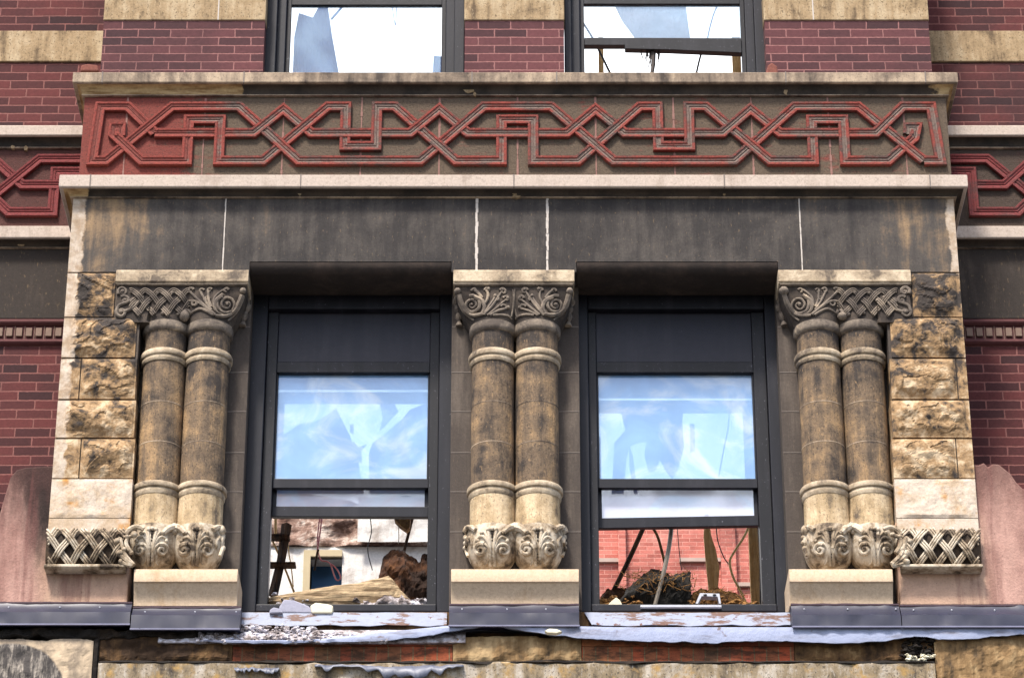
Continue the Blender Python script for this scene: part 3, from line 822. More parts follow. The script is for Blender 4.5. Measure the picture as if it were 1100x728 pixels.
# ------------------------------------------------------------------ lower windows
YW = .33
YG = YW + .09
def window(k, o0, i0, i1, o1, ystrip, yrail):
    cx = (o0+o1)/2
    w = holder("window", B, (X(cx, 650, YW), YW, Z(657, YW)), ("window with rotten beam behind its raised lower sash" if k == 0 else "window with red brick showing below its raised lower sash"))
    xa, xb, xc, xd = X(o0, 400, YW), X(i0, 400, YW), X(i1, 400, YW), X(o1, 400, YW)
    zt, zb = Z(320.5, YW), Z(657, YW)
    f = MB(); t = .075
    f.box(xa-.03, xa+t, YW, YW+.16, zb, zLB+.02); f.box(xd-t, xd+.03, YW, YW+.16, zb, zLB+.02)
    f.box(xa+t, xd-t, YW+.001, YW+.16, Z(331.5, YW), zLB+.004)
    f.box(xa+t, xd-t, YW-.01, YW+.16, zb, Z(649, YW))
    f.build("frame", M['frame'], w, bevel=.006)
    s = MB()
    s.box(xa+t+.001, xb, YW+.045, YW+.15, Z(649, YW), Z(331.5, YW)-.001); s.box(xc, xd-t-.001, YW+.045, YW+.15, Z(649, YW), Z(331.5, YW)-.001)
    s.box(xb, xc, YW+.05, YW+.15, Z(400, YW+.05), Z(388.5, YW+.05))
    s.build("stop", M['framed'], w, bevel=.004)
    MB().box(xb, xc, YW+.062, YW+.12, Z(389, YW+.06), Z(331.5, YW)).build("transom_panel", M['transom'], w, bevel=.004)
    u = MB()
    za, zb_ = Z(524.5, YG-.01), Z(514.5, YG-.01)
    u.box(xb, xc, YG-.02, YG+.02, za, zb_); u.box(xb, xb+.012, YG-.02, YG+.02, zb_, Z(400, YG)); u.box(xc-.012, xc, YG-.02, YG+.02, zb_, Z(400, YG))
    us = u.build("upper_sash", M['frame'], w, bevel=.003)
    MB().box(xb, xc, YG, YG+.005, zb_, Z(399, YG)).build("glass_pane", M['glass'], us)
    # raised lower sash, hanging behind
    YL = YG + .05
    l = MB(); tl = .010 if k else -.002
    z0, z1 = Z(yrail[1], YL), Z(yrail[0], YL)
    pts = [(xb, z0-tl), (xc, z0+tl), (xc, z1+tl), (xb, z1-tl)]
    l.slab(pts, YL-.02, YL+.02)
    zt2 = Z(470, YL)
    l.box(xb, xb+.025, YL-.018, YL+.018, z1-tl, zt2); l.box(xc-.025, xc, YL-.018, YL+.018, z1+tl, zt2)
    ls = l.build("lower_sash", M['frame'], w, bevel=.003)
    g = MB().slab([(xb+.025, z1-tl), (xc-.025, z1+tl), (xc-.025, Z(521, YL)), (xb+.025, Z(521, YL))], YL-.004, YL+.002).build("glass_pane", M['glassw'], ls)
    # inner storm frame, and a pale board standing for the soffit behind the glass
    YI = YG + .22
    yb_ = (421, 431) if k == 0 else (430, 441)
    n = MB(); bar(n, i0-10, yb_[0], i1+10, yb_[1], YI, .04)
    if k == 0: bar(n, i0-12, yb_[1], i0+9, 516, YI, .04)
    else: bar(n, i1-9, yb_[1], i1+12, 516, YI, .04)
    n.build("inner_frame", M['storm'], w)
    n = MB(); bar(n, i0-10, 385, i1+10, yb_[0]-3, YI+.02, .01); n.build("soffit_board", M['soffit_board'], w)
    # painted metal sill
    ss = MB(); q0, q1 = (257, 480) if k == 0 else (628, 851)
    a, b = X(q0, 660, .06), X(q1, 660, .06)
    zs1, zs0 = Z(656.5, .06), Z(670.5, .05)
    lx = .02 if k == 0 else .045
    n = 24; vs = []
    for i in range(n+1):
        u_ = i/n; x = a + (b-a)*u_; wv = .004*math.sin(u_*19+k) + .003*math.sin(u_*47)
        xo = x + (lx if i == 0 else 0)
        vs += [(x, YW-.004, zs1+.035), (x, .075, zs1+wv*.3), (xo, .06, zs0+wv), (xo, .075, zs0+wv+.002)]
    fs = [(i*4+j, i*4+j+1, (i+1)*4+j+1, (i+1)*4+j) for i in range(n) for j in range(3)]
    ss.add(vs, fs)
    so = ss.build("sill", M['sill'], w)
    sm = so.modifiers.new("sheet", 'SOLIDIFY'); sm.thickness = .006
    return w
window(0, 273, 296.5, 461.5, 484, (527, 545), (545, 556))
window(1, 620, 641, 810, 836, (527, 556), (556, 567))

# ------------------------------------------------------------------ column pairs
RS = 23.4*MPP; YCc = .125
CR = random.Random(5)
def strokes(mb, F, list_, T, lift=.35, sides=7, fat=1.35):
    # list_: (points in traced units, width start, width end)
    for pts, w0, w1 in list_:
        kx, ky = CR.uniform(-3.5, 3.5), CR.uniform(-3.5, 3.5); wk = CR.uniform(.82, 1.15); w0 *= wk; w1 *= wk
        cp = catmull([T(p[0]+kx+CR.uniform(-1.6, 1.6), p[1]+ky+CR.uniform(-1.6, 1.6)) for p in pts], 5); n = len(cp)
        P3 = []; rr = []
        for i, (px, py) in enumerate(cp):
            p = onto(px, py, F); w = (w0 + (w1-w0)*i/(n-1))*MPP/2*fat
            p.y -= w*lift; P3.append(p); rr.append(max(w, .0008))
        mb.tube(P3, rr, sides)
def spiral(cx, cy, r, turns, d, a0, n=None, r1=.12):
    n = n or int(14*turns); out = []
    for i in range(n+1):
        t = i/n; a = a0 + d*2*math.pi*turns*t; rr = r*(1-t*(1-r1))
        out.append((cx + rr*math.cos(a), cy + rr*math.sin(a)))
    return out
def lobe(mb, pts, T):
    P = [at(*T(*p), YJ - .02 - .10*(k == 0)) for k, p in enumerate(pts)]
    mb.tube(catmull(P, 3), [(.012 + .012*abs(math.sin(k*math.pi/6))) for k in range(3*(len(P)-1)+1)], 8)
def dots(mb, F, pts, T, r):
    for p in pts:
        q = onto(*T(*p), F); q.y -= r*MPP*.3; mb.ball(q, r*MPP*CR.uniform(.85, 1.2), 10, sx=CR.uniform(.85, 1.15), sz=CR.uniform(.85, 1.15))

def weave(a, q):
    return math.copysign(min(1, abs(a)/.2), a)*math.cos(math.pi*(abs(a)-q)/q)
def arch(x0, y0, legx, legy, n=20):
    # one plaited strand: up, over a rounded top and down; yields centre, signed run and unit normal
    f = lambda a: (math.sqrt(a*a + .02) - math.sqrt(.02))/(math.sqrt(1.02) - math.sqrt(.02))
    P = [(x0 + legx*i/n, y0 + legy*f(i/n), i/n) for i in range(-n, n+1)]
    for i, (a, b, c) in enumerate(P):
        q, r = P[max(0, i-1)], P[min(len(P)-1, i+1)]
        dx, dy = r[0]-q[0], r[1]-q[1]; L = math.hypot(dx, dy)
        yield a, b, c, dy/L, -dx/L
def pair(kind, xpx, mirror=False):
    """kind 'c' centre, 'e' end pair beside a rock-faced pier; xpx: px of the two shaft axes at y = 450"""
    mx = (lambda p: 1103.0 - p) if mirror else (lambda p: p)
    xs = sorted(X(mx(p), 450, .0) for p in xpx)
    cxm = sum(xs)/2
    lab = {('c', False): "paired columns between the two windows, foliage capital", ('e', False): "paired columns left of the windows, capital half knotwork",
           ('e', True): "paired columns right of the windows, capital half knotwork"}[(kind, mirror)]
    h = holder("column_pair", B, (cxm, YCc, Z(652, 0)), lab)
    yf = YCc - RS
    zA, zN0, zN1 = Z(343, yf), Z(374, yf), Z(385, yf)
    zR1, zR0, zB0 = Z(516.5, yf), Z(528, yf), Z(562, yf)
    zBot = Z(611.0, .055); zPl = Z(611.5, yf-.03)
    for x in xs:
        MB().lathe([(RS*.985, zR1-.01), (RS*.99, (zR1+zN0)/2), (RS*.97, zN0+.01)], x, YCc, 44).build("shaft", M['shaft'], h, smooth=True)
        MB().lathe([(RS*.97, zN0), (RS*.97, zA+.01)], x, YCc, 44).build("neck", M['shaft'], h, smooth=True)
        rg = MB(); r0 = RS*1.13
        hh = zN0 - zN1
        rg.lathe([(RS*.95, zN1-.004), (RS*1.02, zN1-.004), (RS*1.07, zN1+hh*.12), (RS*1.075, zN1+hh*.3), (RS*1.04, zN1+hh*.42), (RS*1.05, zN1+hh*.46), (r0*.985, zN1+hh*.5), (r0, zN1+hh*.54), (r0, zN1+hh*.90), (r0*.97, zN0+.003), (RS*.95, zN0+.004)], x, YCc, 44)
        rg.build("necking_ring", M['ring'], h, smooth=True)
        ag = MB(); r1 = RS*1.10; z0, z1 = Z(352, yf-.01), Z(343, yf-.01)
        ag.lathe([(RS*.95, z0-.004), (RS*1.0, z0-.003), (r1, z0+.012), (r1*1.01, z0+.03), (r1, z1), (RS*.9, z1+.02)], x, YCc, 44)
        ag.build("astragal", M['capital'], h, smooth=True)
        br = MB(); r2 = RS*1.16; hh = zR1 - zR0
        br.lathe([(RS*1.0, zR0-.008), (RS*1.04, zR0-.006), (RS*1.085, zR0+hh*.14), (RS*1.09, zR0+hh*.34), (RS*1.05, zR0+hh*.46), (RS*1.06, zR0+hh*.5), (r2*.985, zR0+hh*.53), (r2, zR0+hh*.58), (r2, zR1-.006), (r2*.97, zR1+.001), (RS*.95, zR1+.004)], x, YCc, 44)
        br.build("base_ring", M['ring'], h, smooth=True)
        MB().lathe([(RS*1.06, zB0-.03), (RS*1.04, zB0+.012), (RS*1.02, zB0+.018), (RS*1.02, zR0)], x, YCc, 44).build("drum", M['drum'], h, smooth=True)
        for p in (430, 473):
            z = Z(p, yf); jt = MB(); jt.lathe([(RS*.97, z-.0035), (RS*.997, z-.003), (RS*.997, z+.003), (RS*.97, z+.0035)], x, YCc, 40); jt.build("mortar_joint", M['ledge2'], h)
    # --- abacus
    if kind == 'c': a0, a1 = X(487, 297, -.03), X(617, 297, -.03)
    else: a0, a1 = sorted((X(mx(124.5), 297, -.03), X(mx(267), 297, -.03)))
    zab0, zab1 = Z(302.0, -.035), zLB
    ab = MB()
    pr = [(.22, zab1-.001), (-.028, zab1-.001), (-.036, zab1-.010), (-.036, zab0), (-.026, zab0-.004), (-.026, zab0-.012)]
    zq = Z(307, -.02)
    for i in range(6):
        t = i/5*math.pi; pr.append((-.020 - .012*math.sin(t), zab0 - .012 - (zab0-.012-zq)*(i/5)))
    pr += [(.22, zq)]
    rl = MB().extrude_x([(.22, zab0-.012)] + pr[6:], a0+.008, a1-.008)
    ao = ab.extrude_x(pr[:6] + [(.22, zab0-.012)], a0, a1).build("abacus", M['ring'], h, bevel=.003)
    rl.build("abacus_roll", M['capital'], h, smooth=True)
    # --- capital bell
    ztop, zbot = zq + .004, Z(344, yf)
    xL, xR = xs[0]-RS*1.05, xs[1]+RS*1.05
    t0, t1 = a0+.012, a1-.012
    eL = min(t0, xL); eR = max(t1, xR)
    if kind == 'e':
        pass
    def Fcap(x, z):
        t = min(1, max(0, (ztop - z)/(ztop - zbot)))
        g = t**1.6
        best = YJ - .01
        for c in xs:
            d2 = (RS*1.06)**2 - (x-c)**2
            if d2 > 0: best = min(best, YCc - math.sqrt(d2))
        flat = -.016
        if kind == 'e':
            outer = (x < xs[0] - RS*.75) if not mirror else (x > xs[1] + RS*.75)
            if outer: return -.014
        return flat + (min(best, .09) - flat)*g*.9 + .004
    nx, nz = 56, 16
    cb = MB()
    def cg(u, v):
        z = ztop + (zbot - .012 - ztop)*v
        t = v**1.5
        l = t0 + (max(xL, t0) - t0)*t; r = t1 + (min(xR, t1) - t1)*t
        if kind == 'e':
            if not mirror: l = t0 
            else: r = t1
        x = l + (r-l)*u
        return (x, Fcap(x, z), z)
    cb.grid(cg, nx, nz)
    # returns of the bell back to the jamb
    for u, sgn in ((0.0, -1), (1.0, 1)):
        cb.grid(lambda a, v: (cg(u, v)[0], cg(u, v)[1] + (YJ + .01 - cg(u, v)[1])*a, cg(u, v)[2]), 2, nz)
    cb.grid(lambda u, v: (cg(u, 1)[0], cg(u, 1)[1] + (YJ - cg(u, 1)[1])*v, cg(u, 1)[2]), nx, 2)
    cap = MB()
    if kind == 'c':
        for mir in (False, True):
            T0 = lambda a, b: (480 + a/7.586, 285 + b/7.586)
            T = (lambda a, b: (1103.6 - T0(a, b)[0], T0(a, b)[1])) if mir else T0
            L = [(spiral(205, 322, 74, 2.1, 1, R(250)), 3.2, 1.6),
                 ([(300, 400), (215, 408), (150, 375), (118, 315), (95, 245)], 3.0, 4.5),
                 ([(90, 250), (105, 330), (150, 400), (220, 445)], 2.4, 1.6),
                 ([(225, 265), (280, 290), (305, 340), (285, 390), (240, 420)], 4.2, 1.8),
                 ([(300, 405), (370, 325), (425, 245), (450, 208)], 3.0, 1.6),
                 ([(330, 405), (410, 340), (470, 288), (498, 268)], 2.6, 1.6),
                 ([(350, 408), (420, 372), (470, 358), (496, 345)], 2.6, 1.6),
                 ([(310, 390), (352, 330), (380, 290), (398, 250)], 2.4, 1.6),
                 ([(300, 330), (330, 275), (335, 230), (318, 200)], 2.6, 2.0),
                 ([(285, 270), (260, 235), (225, 205)], 2.6, 2.4),
                 (spiral(460, 215, 30, .9, 1, R(200)), 2.6, 1.4), (spiral(484, 275, 26, .9, 1, R(190)), 2.4, 1.4),
                 (spiral(470, 345, 28, .9, 1, R(200)), 2.4, 1.4), (spiral(395, 270, 24, .9, -1, R(60)), 2.4, 1.4),
                 (spiral(330, 205, 24, .8, 1, R(180)), 2.4, 1.4), (spiral(225, 215, 24, .8, 1, R(180)), 2.4, 1.4),
                 ([(380, 410), (440, 405), (500, 415), (530, 440)], 2.4, 1.6), ([(520, 420), (535, 350), (540, 260), (535, 195)], 2.0, 1.4)]
            strokes(cap, Fcap, L, T); dots(cap, Fcap, [(88, 215)], T, 4.3)
            dots(cap, Fcap, [(205, 322), (265, 262), (455, 200), (395, 250), (495, 268), (500, 345), (340, 195)], T, 2.0)
            lobe(cap, [(95, 235), (72, 300), (78, 330), (88, 360), (90, 390), (95, 420), (98, 460), (100, 495)], T)
    else:
        T0 = lambda a, b: (115 + a/6.875, 285 + b/6.875)
        T = (lambda a, b: (1103 - T0(a, b)[0], T0(a, b)[1])) if mirror else T0
        L = [(spiral(888, 290, 78, 2.1, -1, R(250)), 3.2, 1.6),
             ([(800, 370), (880, 372), (940, 340), (975, 280), (1000, 220)], 3.0, 4.5),
             ([(1005, 235), (985, 300), (945, 365), (890, 410)], 2.4, 1.6),
             ([(845, 235), (805, 265), (795, 310), (815, 350), (860, 368)], 4.2, 1.8),
             ([(800, 370), (720, 300), (650, 235), (605, 190)], 3.6, 2.0),
             ([(795, 368), (710, 300), (650, 268), (605, 268)], 3.2, 1.8),
             ([(780, 368), (700, 325), (650, 335), (610, 365)], 3.2, 1.8),
             ([(770, 330), (725, 260), (690, 190)], 2.8, 2.0), ([(770, 310), (750, 250), (748, 185)], 2.6, 1.8),
             ([(790, 300), (795, 245), (830, 205), (870, 180)], 2.8, 2.0),
             (spiral(615, 188, 24, .9, -1, R(-20)), 2.6, 1.4), (spiral(700, 190, 22, .9, -1, R(-20)), 2.4, 1.4),
             (spiral(755, 190, 20, .9, -1, R(-20)), 2.2, 1.4), (spiral(640, 275, 26, .8, 1, R(0)), 2.4, 1.4), (spiral(735, 235, 22, .8, 1, R(0)), 2.2, 1.2),
             (spiral(880, 190, 22, .8, -1, R(-20)), 2.4, 1.4),
             # three curls at the outer end
             (spiral(115, 195, 38, 1.3, 1, R(150)), 3.2, 2.0), (spiral(135, 258, 34, 1.3, 1, R(220)), 3.2, 2.0), (spiral(105, 345, 38, 1.3, -1, R(200)), 3.2, 2.0),
             ([(70, 345), (90, 300), (150, 275), (200, 250)], 3.0, 2.6), ([(120, 345), (180, 320), (215, 290), (235, 265)], 3.0, 2.4)]
        strokes(cap, Fcap, L, T); dots(cap, Fcap, [(1005, 192)], T, 4.3)
        dots(cap, Fcap, [(888, 290), (845, 240), (115, 195), (135, 258), (105, 345)], T, 2.2)
        dots(cap, Fcap, [(315, 262), (375, 208), (482, 205), (475, 308), (412, 355), (525, 365), (265, 240)], T, 2.0)
        lobe(cap, [(1005, 215), (1030, 260), (1036, 285), (1040, 310), (1028, 345), (1015, 380), (1006, 415), (1000, 445)], T)
        # knotwork: each strand climbs, turns over at the top and falls
        s_ = 106
        for i in range(-2, 5):
            x0 = 285 + s_*i
            for o in (-1, 0, 1):
                P3 = []
                for (cx_, cy_, a_, nx_, ny_) in arch(x0, 188, 170, 182):
                    px_, py_ = cx_ + nx_*o*13.5, cy_ + ny_*o*13.5
                    if not 165 < px_ < 612:
                        if len(P3) > 2: cap.tube(P3, .0054, 7)
                        P3 = []; continue
                    p = onto(*T(px_, py_), Fcap); p.y -= .008 + .009*weave(a_, .312); P3.append(p)
                if len(P3) > 2: cap.tube(P3, .0054, 7)
        dots(cap, Fcap, [(570, 380)], T, 5.0); strokes(cap, Fcap, [(spiral(595, 355, 34, .8, 1, R(150)), 4, 2)], T)
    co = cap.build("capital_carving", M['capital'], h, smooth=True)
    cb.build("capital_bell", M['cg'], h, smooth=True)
    # --- carved base: two bulbs
    zb1, zb0 = Z(561, yf-.01), zBot
    RB = 27.2*MPP
    def Rb(z):
        t = (z - zb0)/(zb1 - zb0)
        t = min(1, max(0, t))
        return RB*((.26 + .74*math.sqrt(max(0, 1 - ((.70-t)/.70)**2))) if t < .70 else (1 - .06*((t-.70)/.30)**2))
    def Fb(x, z):
        best = YJ - .005
        for c in xs:
            d2 = Rb(z)**2 - (x-c)**2
            if d2 > 0: best = min(best, YCc - math.sqrt(d2))
        return best
    bb = MB()
    for x in xs: bb.lathe([(RB*.20, zPl-.01), (RB*.22, zb0-.004), (Rb(zb0)*.8, zb0-.002)] + [(Rb(zb0+(zb1-zb0)*i/14), zb0+(zb1-zb0)*i/14) for i in range(15)] + [(RS*.9, zb1+.012)], x, YCc, 44)
    bb.build("base_bulb", M['carved'], h, smooth=True)
    # shade of the cleft between the bulbs, painted in as black stone
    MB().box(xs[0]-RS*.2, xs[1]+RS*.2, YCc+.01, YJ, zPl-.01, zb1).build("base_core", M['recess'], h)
    cv = MB()
    for bi, x in enumerate(xs):
        # trace units: 8.46 per px about the bulb axis
        for mir in (1, -1):
            def T(a, b, x=x, mir=mir):
                k = 1.0/8.46
                yy = 550 + b*k
                # axis of this bulb at that height
                p = at(550, yy, yf); ax = 550 + x/(X(551, yy, yf) - X(550, yy, yf))
                return (ax + mir*(a - 338)*k, yy)
            outer = (bi == 0 and mir == 1) or (bi == 1 and mir == -1)
            L = [(spiral(236, 345, 58, 1.45, -1, R(-60)), 4.6, 3.4),
                 ([(322, 490), (318, 400), (300, 320), (262, 285), (215, 290)], 3.0, 2.6),
                 ([(322, 480), (322, 380), (318, 300), (308, 220), (300, 165)], 3.0, 2.6),
                 ([(318, 330), (290, 255), (250, 222), (205, 245), (198, 275)], 3.2, 2.6),
                 ([(314, 280), (290, 215), (262, 180), (240, 190)], 2.8, 2.2),
                 ([(300, 165), (318, 140), (336, 150)], 2.8, 2.4), ([(300, 330), (302, 400), (292, 450), (270, 480)], 2.0, 1.2)]
            strokes(cv, Fb, L, T, fat=1.1); dots(cv, Fb, [(203, 262), (240, 188), (305, 158), (336, 150)], T, 2.2)
            if outer:
                L = [([(190, 165), (150, 140), (105, 145), (92, 185)], 5.0, 5.0), ([(100, 210), (108, 280), (100, 340), (115, 400)], 4.0, 2.5), ([(130, 230), (150, 260), (150, 320)], 3.0, 2.0)]
                if kind == 'c' or True:
                    strokes(cv, Fb, L, T); dots(cv, Fb, [(115, 172)], T, 4.8)
                    dots(cv, Fb, [(100, 235), (98, 285), (100, 330)], T, 3.2)
            else:
                L = [([(440, 190), (490, 150), (545, 135)], 4.0, 7.5), ([(470, 200), (500, 260), (520, 330), (530, 400)], 3.0, 2.0)]
                strokes(cv, lambda X_, Z_: min(Fb(X_, Z_), .07), [([(236-0, 190), (186, 150), (133, 138)], 4.5, 8.0)], T)
                dots(cv, lambda X_, Z_: min(Fb(X_, Z_), .05), [(133, 175)], T, 3.6)
    cv.build("base_carving", M['carved'], h, smooth=True)
    hol = MB()
    for x in xs:
        for yy in (594.8, 598.2, 601.3, 604.4):
            ax = 550 + x/(X(551, yy, yf) - X(550, yy, yf)); p = onto(ax, yy, Fb); hol.ball(p, .006, 8)
        for yy in (569, 572.5, 576, 580):
            ax = 550 + x/(X(551, yy, yf) - X(550, yy, yf)); p = onto(ax, yy, Fb); hol.ball(p, .014 - .0012*(yy-569)*.6, 8, sx=.85, sy=.4, sz=1.5)
    hol.build("drill_hole_shade", M['recess'], h, smooth=True)  # dark balls paint the shade inside the drilled holes
    # --- plinth under the bulbs
    q0, q1 = {'c': (484.5, 622), 'e': (143.5, 255)}[kind]
    x0, x1 = sorted((X(mx(q0), 628, -.05), X(mx(q1), 628, -.05)))
    zp1, zpm, zp0 = zPl, Z(624.5, -.06), Z(650, -.0)
    pr = [(YJ+.1, zp1), (-.055, zp1), (-.060, zp1-.006), (-.060, zpm), (-.048, zpm-.003)]
    for i in range(1, 8):
        t = i/7; pr.append((-.048 + .05*math.sin(t*math.pi/2), zpm - .003 - (zpm-zp0)*t))
    pr += [(YJ+.1, zp0)]
    MB().extrude_x(pr, x0, x1).build("plinth", M['plinth'], h, smooth=True, bevel=.003)
    return h
pair('c', (529.2, 577.2))
pair('e', (171, 218))
pair('e', (171, 218), True)

# ------------------------------------------------------------------ rock-faced piers at the bay's ends
def pier(mirror):
    mx = (lambda p: 1103.0 - p) if mirror else (lambda p: p)
    h = holder("rock_faced_pier", B, (X(mx(100), 560, 0), 0, Z(610, 0)), "outer pier beside the " + ("right" if mirror else "left") + " column pair, with basketwork foot")
    seed = 40 if mirror else 3
    rows = [(293.5, 340, 123), (341.5, 383.5, 146), (385.5, 428, 146), (430, 469.5, 145), (471.5, 513, 144)]
    x_out = XR if mirror else XL
    for i, (ya, yb, xi) in enumerate(rows):
        z1, z0 = Z(ya, 0), Z(yb, 0)
        xin = X(mx(xi), (ya+yb)/2, 0)
        # small batter: the outer edge follows the wall below the lintel
        xa, xb = sorted((x_out, xin))
        split = (i in (2, 4))
        blocks = [(xa, xb)]
        if split:
            xs_ = X(mx(86 if not mirror else 75), (ya+yb)/2, 0)
            blocks = [(xa, xs_-.004), (xs_+.004, xb)]
        for bi, (p, q) in enumerate(blocks):
            small = (q-p) < .2
            nu, nv = max(8, int((q-p)/.0085)), int((z1-z0)/.0085)
            mrg0 = .10 if (not mirror and p == xa and not split) else (.02 if small else .016)
            mrg1 = .05 if (mirror and q == xb and not split) else (.02 if small else .016)
            amp = .010 if small else .048
            def fn(u, v):
                x = p + (q-p)*u; z = z0 + (z1-z0)*v
                e = min(1, max(0, (x-p-mrg0*.5)/(.05))) * min(1, max(0, (q-mrg1*.5-x)/.05)) * min(1, max(0, (z-z0-.006)/.055)) * min(1, max(0, (z1-.004-z)/.022))
                e = e**.7
                s_ = seed + i*7.3 + bi*2
                # broken face: a wandering crest, steep above it and dished below, then facets and grit
                vc = .64 + .22*fbm(x*5.5, s_, 1.5, 3)
                vc = min(.86, max(.36, vc))
                h = (v/vc)**.75 if v < vc else ((1-v)/(1-vc))**.55
                b_ = h*(.62 + .5*fbm(x*6.5, s_, z*7.5, 2)) + .20
                q_ = 2.6*fbm(x*3.0, s_+9, z*4.0, 2)
                b_ += .16*(q_ - math.floor(q_)) + .20*abs(fbm(x*14, s_, z*18, 4)) - .10
                return (x, -amp*max(0, b_)*e, z)
            mb = MB(); mb.grid(fn, nu, nv)
            mb.add([(p, 0, z0), (q, 0, z0), (q, .3, z0), (p, .3, z0), (p, 0, z1), (q, 0, z1), (q, .3, z1), (p, .3, z1)], [(0,1,2,3), (4,5,6,7), (1,2,6,5), (0,3,7,4)])
            mb.build("rock_faced_block", M['rock'], h, smooth=False)
    # backing so the joints read dark, and mortar
    xin = X(mx(144.5), 430, 0); xa, xb = sorted((x_out + (.006 if not mirror else -.006), xin))
    MB().box(xa, xb, .012, .5, Z(560, 0), zLB).build("core", M['jamb'], h)
    # smooth blocks below
    xin = X(mx(141), 540, 0); xa, xb = sorted((x_out, xin))
    z1, z0 = Z(514.5, 0), Z(556, 0)
    mb = MB(); nu, nv = 60, 30
    def fs_(u, v):
        x = xa + (xb-xa)*u; z = z0 + (z1-z0)*v
        e = min(1, max(0, (x-xa-.02)/.06))*min(1, (xb-x)/.03)*min(1, max(0, z-z0)/.02)*min(1, max(0, z1-z)/.02)
        return (x, -.002 - .010*e*(.5+fbm(x*7, 9+seed, z*7, 4)), z)
    mb.grid(fs_, nu, nv)
    mb.add([(xa, 0, z0), (xb, 0, z0), (xb, .3, z0), (xa, .3, z0), (xa, 0, z1), (xb, 0, z1), (xb, .3, z1), (xa, .3, z1)], [(0,1,2,3), (4,5,6,7), (1,2,6,5), (0,3,7,4)])
    mb.build("dressed_block", M['smooth'], h)
    MB().box(xa, xb, .0, .3, Z(571, 0), z0-.004).build("dressed_strip", M['smooth'], h)
    # basketwork foot: a half-round moulding wrapped in plaited ribbons
    bx0, bx1 = X(mx(49.5), 590, -.03), X(mx(136), 590, -.03)
    xa, xb = sorted((bx0, bx1))
    zt, zb = Z(566, -.02), Z(610.5, -.03); zc, hz = (zt+zb)/2, (zt-zb)/2
    dep = .085
    def Fk(x, z):
        t = max(-1, min(1, (z-zc)/hz)); return .02 - dep*(1-abs(t)**2.6)**.6
    mb = MB()
    mb.grid(lambda u, v: (xa + (xb-xa)*u, Fk(0, zb+(zt-zb)*v) + .022, zb + (zt-zb)*v), 30, 14)
    mb.grid(lambda u, v: (xa, Fk(0, zb+(zt-zb)*v) + .022 + .5*u, zb + (zt-zb)*v), 2, 14); mb.grid(lambda u, v: (xb, Fk(0, zb+(zt-zb)*v) + .022 + .5*u, zb + (zt-zb)*v), 2, 14)
    mb.build("basket_ground", M['basket'], h)
    # lip below
    MB().extrude_x([(.5, zb+.012), (-.060, zb+.018), (-.072, zb+.012), (-.072, zb-.004), (-.05, zb-.010), (.5, zb-.010)], xa, xb).build("basket_lip", M['carved'], h, bevel=.004)
    wv = MB()
    sp, legx = 20.7, 33.0
    for i in range(-2, 6):
        for o in (-1, 0, 1):
            P3 = []
            for (cx_, cy_, a_, nx_, ny_) in arch(64.5 + sp*i, 567.2, legx, 42):
                px_, py_ = cx_ + nx_*o*2.55, cy_ + ny_*o*2.55
                if not (50.3 < px_ < 138) or (px_ > 130 and py_ > 580) or py_ > 608.5:
                    if len(P3) > 2: wv.tube(P3, .0066, 7)
                    P3 = []; continue
                p = onto(mx(px_), py_, Fk); p.y -= .003 + .011*weave(a_, .314)
                P3.append(p)
            if len(P3) > 2: wv.tube(P3, .0066, 7)
    wv.build("plaited_ribbons", M['carved'], h, smooth=True)
    # acanthus lobes where the basket meets the column base
    ac = MB(); T0 = lambda a, b: (mx(40 + a/5.238), 550 + b/5.238); T = T0
    F2 = lambda x, z: -.062
    strokes(ac, F2, [([(545, 300), (500, 250), (480, 200), (470, 150), (450, 165)], 4.5, 3.0), ([(545, 300), (500, 270), (460, 235), (448, 215)], 4.0, 3.0),
                     ([(530, 230), (500, 180), (510, 140), (540, 130)], 4.0, 3.0), ([(540, 300), (500, 292), (470, 280)], 4.0, 3.0), ([(600, 100), (560, 85), (520, 105), (500, 130)], 3.5, 4.0)], T)
    dots(ac, F2, [(447, 165), (465, 232), (505, 140), (545, 128), (470, 280), (490, 212)], T, 3.2)
    ac.build("acanthus_lobes", M['carved'], h, smooth=True)
    return h
pier(False); pier(True)

# ------------------------------------------------------------------ rendered panels beside the bay foot
YP = .03
def rpanel(mirror):
    zb = Z(650, YP)
    if not mirror:
        top = [(-160, 560), (-3, 560), (2, 535), (7, 512), (13, 504), (22, 501.5), (36, 500.5), (60, 500), (62, 560), (142, 560)]
        px = [(-160, 650)] + top + [(142, 650)]
    else:
        top = [(961.5, 560), (1045, 560), (1047, 498), (1056, 499), (1062, 496), (1066, 501), (1071, 497.5), (1078, 498), (1084, 503), (1090, 508), (1096, 518), (1102, 524), (1130, 530), (1260, 545)]
        px = [(961.5, 650)] + top + [(1260, 650)]
    pts = []
    for i, (p, q) in enumerate(px):
        w = at(p, q, YP); pts.append((X(p, 560 if True else q, YP), w.z))
    # subdivide top for a ragged edge
    mb = MB().slab(pts[::-1], YP, D+.1)
    o = mb.build("rendered_panel", M['panel'], B, bevel=.012, label=("pink render patch with black sooty top, left of bay" if not mirror else "pink render patch with broken top edge, right of bay"))
    return o
rpanel(False); rpanel(True)

